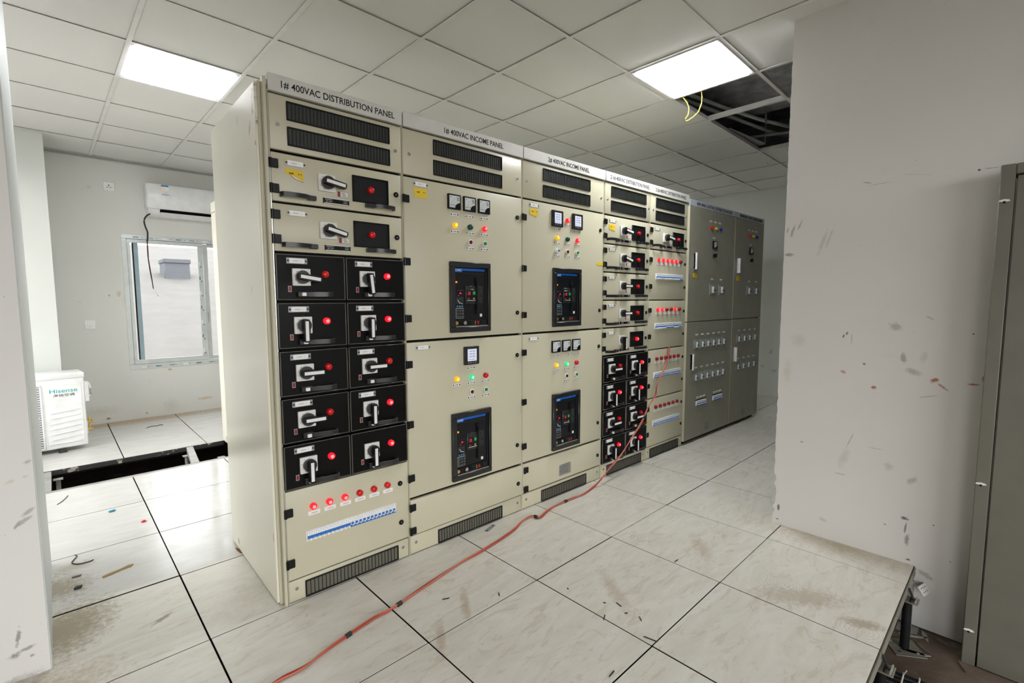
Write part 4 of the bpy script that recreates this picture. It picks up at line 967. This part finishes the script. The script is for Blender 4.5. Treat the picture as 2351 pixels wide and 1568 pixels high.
AC = bpy.data.objects['air_conditioner']; o = build(mb, 'power_cord', AC, (-.15, -4.598, -2.22), label='black cord with bare ends')

# outdoor unit standing on the floor
t = thing('air_conditioner_outdoor_unit', 'white outdoor air-conditioner unit standing on the floor beside the left wall end', 'outdoor unit', (-.488, 3.562, 0), .10)
mb = MB(); mb.box(-.80, 0, .0, .27, .035, .640, 'appliance_white', .012, None, 3); build(mb, 'body', t)
mb = MB(); mb.box(-.804, .004, -.006, .276, .635, .682, 'appliance_white', .008, None, 2); build(mb, 'lid', t)
mb = MB(); mb.box(-.258, -.022, -.0035, .001, .075, .595, 'appliance_white', .002)
for z in (.358, .312, .266, .220, .174, .128): mb.prism([(-.232, z-.010), (-.228, z-.006), (-.045, z+.014), (-.038, z+.011), (-.045, z+.005), (-.228, z-.013)], -.0095, -.003, 'appliance_white')
mb.prism([(-.25, .083), (-.03, .100), (-.03, .088), (-.12, .080)], -.008, -.003, 'appliance_white'); mb.prism([(-.14, .585), (-.035, .605), (-.035, .570), (-.05, .578)], -.008, -.003, 'appliance_white')
build(mb, 'service_panel', t)
mb = MB(); mb.text('Hisense', -.137, .537, -.0036, .05, 'hisense_teal', width=.178, height=.034); mb.text('海信空调', -.137, .498, -.0036, .04, 'ink', width=.135, height=.024); build(mb, 'brand_lettering', t)
mb = MB(); 
for a in ((-.66, -.275, .585, .597), (-.66, -.275, .05, .062), (-.287, -.275, .05, .597), (-.66, -.648, .05, .597)): mb.box(a[0], a[1], -.010, 0, a[2], a[3], 'appliance_white', .003)
for k in range(26): mb.box(-.648, -.287, -.008, -.002, .072+k*.02, .078+k*.02, 'appliance_white')
mb.box(-.648, -.287, -.0015, .001, .062, .585, 'faint_ink')
for k in range(12): a = 2*PI*k/12; mb.rod((-.467, -.006, .323), (-.467+.17*math.cos(a), -.006, .323+.22*math.sin(a)), .003, 'appliance_white', 6)
build(mb, 'fan_grille', t)
mb = MB(); mb.prism([(.0, .0), (.028, .012), (.032, .05), (.02, .10), (.0, .11)], .42, .59, 'appliance_white', 'xy'); mb.tube([(.006, .05, .585), (.035, .05, .575), (.046, .05, .53), (.044, .05, .47), (.020, .05, .45)], .008, 'appliance_white', 8); build(mb, 'carry_handle', t)
mb = MB(); mb.box(.0, .010, .05, .20, .12, .24, 'appliance_white', .002)
for z in (.215, .150): mb.cyl(0, 0, .013, -.055, -.008, 'brass', 6, M=Matrix.Translation((0, .12, z)) @ Matrix.Rotation(PI/2, 4, 'Z')); mb.cyl(0, 0, .009, -.012, .03, 'brass', 12, M=Matrix.Translation((.032, .12, z+.015)) @ Matrix.Rotation(PI/2, 4, 'X'))
build(mb, 'service_valves', t, label='brass service valves')
mb = MB()
for x in (-.17, -.62):
    for y in (.005, .265): mb.prism([(x-.028, 0), (x+.028, 0), (x+.016, .035), (x-.016, .035)], y-.022, y+.022, 'grey_plastic')
build(mb, 'foot_rail', t)

# socket and switch
mb = MB(); mb.box(-.046, .046, -.010, 0, -.046, .046, 'bright_white', .003); mb.box(-.026, .026, -.0115, -.009, -.026, .026, 'bright_white', .001)
mb.box(-.004, .004, -.012, -.0112, .004, .018, 'ink'); mb.box(-.018, -.008, -.012, -.0112, -.012, -.006, 'ink'); mb.box(.008, .018, -.012, -.0112, -.012, -.006, 'ink')
tag(build(mb, 'power_socket', None, (-.140, 4.6, 2.499)), 'white three-hole power socket high on the back wall left of the air conditioner', 'socket')
mb = MB(); mb.box(-.043, .043, -.010, 0, -.046, .046, 'bright_white', .003); mb.box(-.024, .024, -.0125, -.009, -.024, .024, 'bright_white', .002); mb.box(-.003, .003, -.013, -.012, -.022, -.018, 'ink')
tag(build(mb, 'light_switch', None, (-.371, 4.6, 1.058)), 'white light switch on the back wall left of the window', 'switch')

# ------------------------------------------------------------------ grey steel door leaf at the right edge
t = thing('steel_door', 'grey steel door with a riveted frame standing at the right edge beside the smudged wall', 'door', (2.17, -2.0, -.306))
mb = MB(); mb.box(0, .12, -.045, .0, 0, 2.152, 'door_grey', .003); mb.box(0, .12, -1.25, -1.205, 0, 2.152, 'door_grey', .003); mb.box(0, .12, -1.205, -.045, 2.11, 2.152, 'door_grey', .003); build(mb, 'door_frame', t)
mb = MB(); mb.box(.010, .055, -1.2, -.050, .004, 2.106, 'door_grey', .002); build(mb, 'door_leaf', t)
for z in (1.005+.306+.695, .515+.306, .16):
    mb = MB(); mb.prism([(-.018, 0), (-.013, .006), (0, .0085), (.013, .006), (.018, 0), (0, -.004)], 0, .003, 'white_plastic', 'xz', Matrix.Translation((0, -.018, z)) @ Matrix.Rotation(PI/2, 4, 'Z')); mb.box(-.004, .0, -.022, -.014, z-.008, z, 'ink'); build(mb, 'fixing_clip', t)
mb = MB(); mb.box(2.05, 2.325, -3.3, -1.99, -.306, -.29, 'lower_concrete') if False else mb.prism([(2.10, -2.02), (2.16, -1.992), (2.169, -1.995), (2.169, -3.2), (2.03, -3.2)], -.306, -.298, 'lower_concrete', 'xy'); struct(build(mb, 'trim_5'))

# ------------------------------------------------------------------ extension cord
def cabp(lx, z, off, bx=0):
    """point hanging 'off' in front of the cabinets that covers local position (lx, z) measured on the plane 5 cm in front"""
    ex = Vector((math.cos(CY), math.sin(CY), 0)); ey = Vector((-math.sin(CY), math.cos(CY), 0))
    cam = Vector((-.6683, -2.0957, 1.3058)); p = ex*lx-ey*.05+Vector((0, 0, z)); v = p-cam
    k = ((-off)-cam.dot(ey))/v.dot(ey); return cam+v*k
hang = [cabp(3.006, .914, .004), cabp(3.004, .86, .03), cabp(2.998, .815, .035), cabp(2.93, .72, .04), cabp(2.841, .615, .05), cabp(2.818, .533, .05), cabp(2.72, .457, .055), cabp(2.626, .348, .065), cabp(2.511, .261, .07), cabp(2.357, .147, .08), cabp(2.219, .081, .085), cabp(2.128, .027, .10)]
onfl = [(2.02, -.108, .007), (1.859, -.142, .006), (1.759, -.135, .006), (1.588, -.132, .006), (1.476, -.151, .006), (1.385, -.178, .006), (1.368, -.175, .012), (1.357, -.134, .008), (1.276, -.139, .006), (1.145, -.188, .006), (.881, -.235, .006), (.712, -.253, .006), (.467, -.298, .006), (.294, -.337, .006), (.214, -.337, .006), (.04, -.375, .006), (-.083, -.41, .006), (-.176, -.412, .006), (-.30, -.45, .006), (-.5, -.60, .006), (-.8, -.9, .006)]
path = sp(list(hang)+[Vector(p) for p in onfl], 6)
t = thing('extension_cord', 'orange-red doubled extension cord hanging off the cabinets and trailing across the floor', 'cord', (1.0, -.2, 0))
for s_ in (-1, 1):
    P = []
    for k, p in enumerate(path):
        a = path[max(k-1, 0)]; c_ = path[min(k+1, len(path)-1)]; d = (c_-a).normalized(); n_ = Vector((-d.y, d.x, 0)); n_ = n_.normalized() if n_.length > .1 else Vector((1, 0, 0))
        tw = math.cos(k*.22)*s_; h = abs(math.sin(k*.22))*.004*(s_ > 0)
        sep = .0045 if k > 14 else .0035+.007*max(0, 1-k/9)
        if k < 2: n_ = Vector((1, 0, 0))
        q = p+n_*sep*(tw if k > 12 else s_)+Vector((0, 0, h)); P.append(q-Vector((1.0, -.2, 0)))
    mb = MB(); mb.tube(P, .0036, 'cable_orange' if s_ > 0 else 'cable_red', 8); build(mb, 'cord_strand', t)
for k in (40, 87, 110, 148, 160):
    p0, p1 = path[min(k, len(path)-2)], path[min(k+1, len(path)-1)]; d = (p1-p0).normalized()*.012
    mb = MB(); mb.tube([p0-d-Vector((1, -.2, 0)), p0+d-Vector((1, -.2, 0))], .0095, 'rubber', 10); build(mb, 'insulating_tape', t)

# ------------------------------------------------------------------ small things on the floor
mb = MB(); mb.box(-.045, .045, -.012, .012, 0, .002, 'galvanised', .0005)
for s_ in (-1, 1): mb.cyl(0, 0, .004, -.004, 0, 'ink', 8, M=Matrix.Translation((s_*.036, 0, 0)) @ Matrix.Rotation(PI/2, 4, 'X') @ Matrix.Scale(-1, 4, (0, 1, 0)))
tag(build(mb, 'metal_strip', None, (1.085, -.066, .0), (0, 0, .35)), 'small grey metal strip with two holes lying before the second cabinet', 'metal strip')
chips = [(1.528, -.976), (1.024, -.978), (.998, -1.032), (1.009, -1.092), (.99, -.928), (.909, -.985), (.932, -1.184), (.678, -1.182), (.955, -.752), (.512, -.431), (.702, -.568), (2.741, -.142), (3.935, -.193)]
for k, (x, y) in enumerate(chips):
    mb = MB(); l_ = (.018, .016, .008, .014, .006, .020, .028, .020, .005, .016, .012, .004, .006)[k]
    mb.prism([(-l_, -.0018), (l_*.8, -.0024), (l_, .0014), (-l_*.7, .0022)], 0, .003, 'debris_dark', 'xy')
    tag(build(mb, 'wire_offcut', None, (x, y, 0), (0, 0, (k*1.3) % 3)), 'tiny dark offcut lying on the pale floor tiles in front of the cabinets', 'offcut', 'dark offcuts scattered on the floor')
mb = MB(); mb.cyl(0, 0, .009, -.009, 0, 'bit_red', 14, .007, M=Matrix.Rotation(-PI/2, 4, 'X')@Matrix.Scale(-1, 4, (0, 0, 1))); mb.cyl(0, 0, .014, -.003, 0, 'bit_red', 14, M=Matrix.Rotation(PI/2, 4, 'X')@Matrix.Scale(-1, 4, (0, 1, 0)))
tag(build(mb, 'red_plastic_disc', None, (-.34, 1.419, 0)), 'small red plastic cap on the shiny floor left of the cabinets', 'cap')
mb = MB(); mb.box(-.017, .017, -.008, .008, 0, .010, 'bit_blue', .004, None, 2)
tag(build(mb, 'plastic_plug', None, (-.464, 1.728, 0), (0, 0, .3)), 'small blue plastic piece on the shiny floor left of the cabinets', 'plastic piece')
mb = MB(); mb.prism([(-.065, -.006), (-.03, -.012), (.01, -.008), (.05, -.014), (.066, .0), (.05, .012), (.01, .006), (-.03, .010), (-.062, .006)], 0, .004, 'leaf_brown', 'xy')
tag(build(mb, 'dry_leaf', None, (-.505, .85, 0), (0, 0, .35)), 'crumpled brown dry leaf on the stained floor tile near the left wall end', 'leaf')
mb = MB(); mb.tube(sp([(-.65, 1.19, .003), (-.645, 1.16, .003), (-.665, 1.10, .003), (-.64, 1.06, .003), (-.60, 1.055, .003), (-.585, 1.062, .003)], 5), .0025, 'rubber', 6)
tag(build(mb, 'wire_piece'), 'short curled dark wire on the floor by the left wall end', 'wire')
mb = MB(); mb.tube(sp([(-.02, 4.03, .003), (.02, 4.08, .003), (.07, 4.06, .003), (.10, 4.09, .003), (.12, 4.05, .003)], 5), .003, 'rubber', 6)
tag(build(mb, 'wire_piece'), 'short dark wire on the floor below the window', 'wire')
mb = MB(); mb.tube(sp([(-.71, 2.10, .003), (-.68, 2.16, .003), (-.655, 2.25, .003)], 4), .002, 'rubber', 6)
tag(build(mb, 'wire_piece'), 'thin dark wire on the tiles just before the open floor strip', 'wire')
mb = MB(); mb.prism([(-.014, -.008), (.010, -.010), (.015, .004), (-.006, .010)], 0, .010, 'debris_dark', 'xy'); tag(build(mb, 'debris_crumb', None, (-.652, .795, 0)), 'dark crumb of debris on the stained tile, nearer the camera', 'debris')
mb = MB(); mb.prism([(-.018, -.004), (.014, -.008), (.018, .004), (-.01, .008)], 0, .005, 'tile_edge', 'xy'); tag(build(mb, 'debris_crumb', None, (-.652, .925, 0)), 'flat grey crumb of debris on the stained tile below the curled wire', 'debris')

# ------------------------------------------------------------------ light and camera
sc = bpy.context.scene
wld = bpy.data.worlds.new('World'); sc.world = wld; wld.use_nodes = True
bg = wld.node_tree.nodes['Background']; bg.inputs[0].default_value = (.985, .985, .985, 1); bg.inputs[1].default_value = 2.7
def portal(loc, rot, sx, sy):
    l = bpy.data.lights.new('portal', 'AREA'); l.shape = 'RECTANGLE'; l.size = sx; l.size_y = sy; l.cycles.is_portal = True
    o = bpy.data.objects.new('daylight_portal', l); C.objects.link(o); o.location = loc; o.rotation_euler = rot
portal(((W1[0]+W1[1])/2, 4.8, (W1[2]+W1[3])/2), (-PI/2, 0, 0), 1.5, 1.47)
portal(((W2[0]+W2[1])/2, 4.8, (W2[2]+W2[3])/2), (-PI/2, 0, 0), 1.85, 1.67)
portal((-.35, -5.2, 1.1), (PI/2, 0, 0), 3.9, 2.9)
portal((-2.8, -3.65, .8), (0, -PI/2, 0), 2.3, 1.3)
portal((-1.5, (LW[0]+LW[1])/2, (LW[2]+LW[3])/2), (0, -PI/2, 0), LW[3]-LW[2], LW[1]-LW[0])

cd = bpy.data.cameras.new('Camera'); cam = bpy.data.objects.new('Camera', cd); C.objects.link(cam); sc.camera = cam
yaw, pitch, roll = .8103774, -.0859617, -.0023078
D = Vector((math.cos(pitch)*math.cos(yaw), math.cos(pitch)*math.sin(yaw), math.sin(pitch)))
r0 = Vector((math.sin(yaw), -math.cos(yaw), 0)); u0 = r0.cross(D)
R_ = r0*math.cos(roll)+u0*math.sin(roll); U_ = u0*math.cos(roll)-r0*math.sin(roll)
M = Matrix((R_, U_, -D)).transposed().to_4x4(); M.translation = (-.6683079, -2.0956827, 1.3058342)
cam.matrix_world = M
cd.sensor_width = 36; cd.lens = 1113.3619*36/2351; cd.clip_start = .02
vs = sc.view_settings; vs.view_transform = 'Standard'; vs.look = 'None'; vs.gamma = 1; vs.use_curve_mapping = False; vs.exposure = 1.12
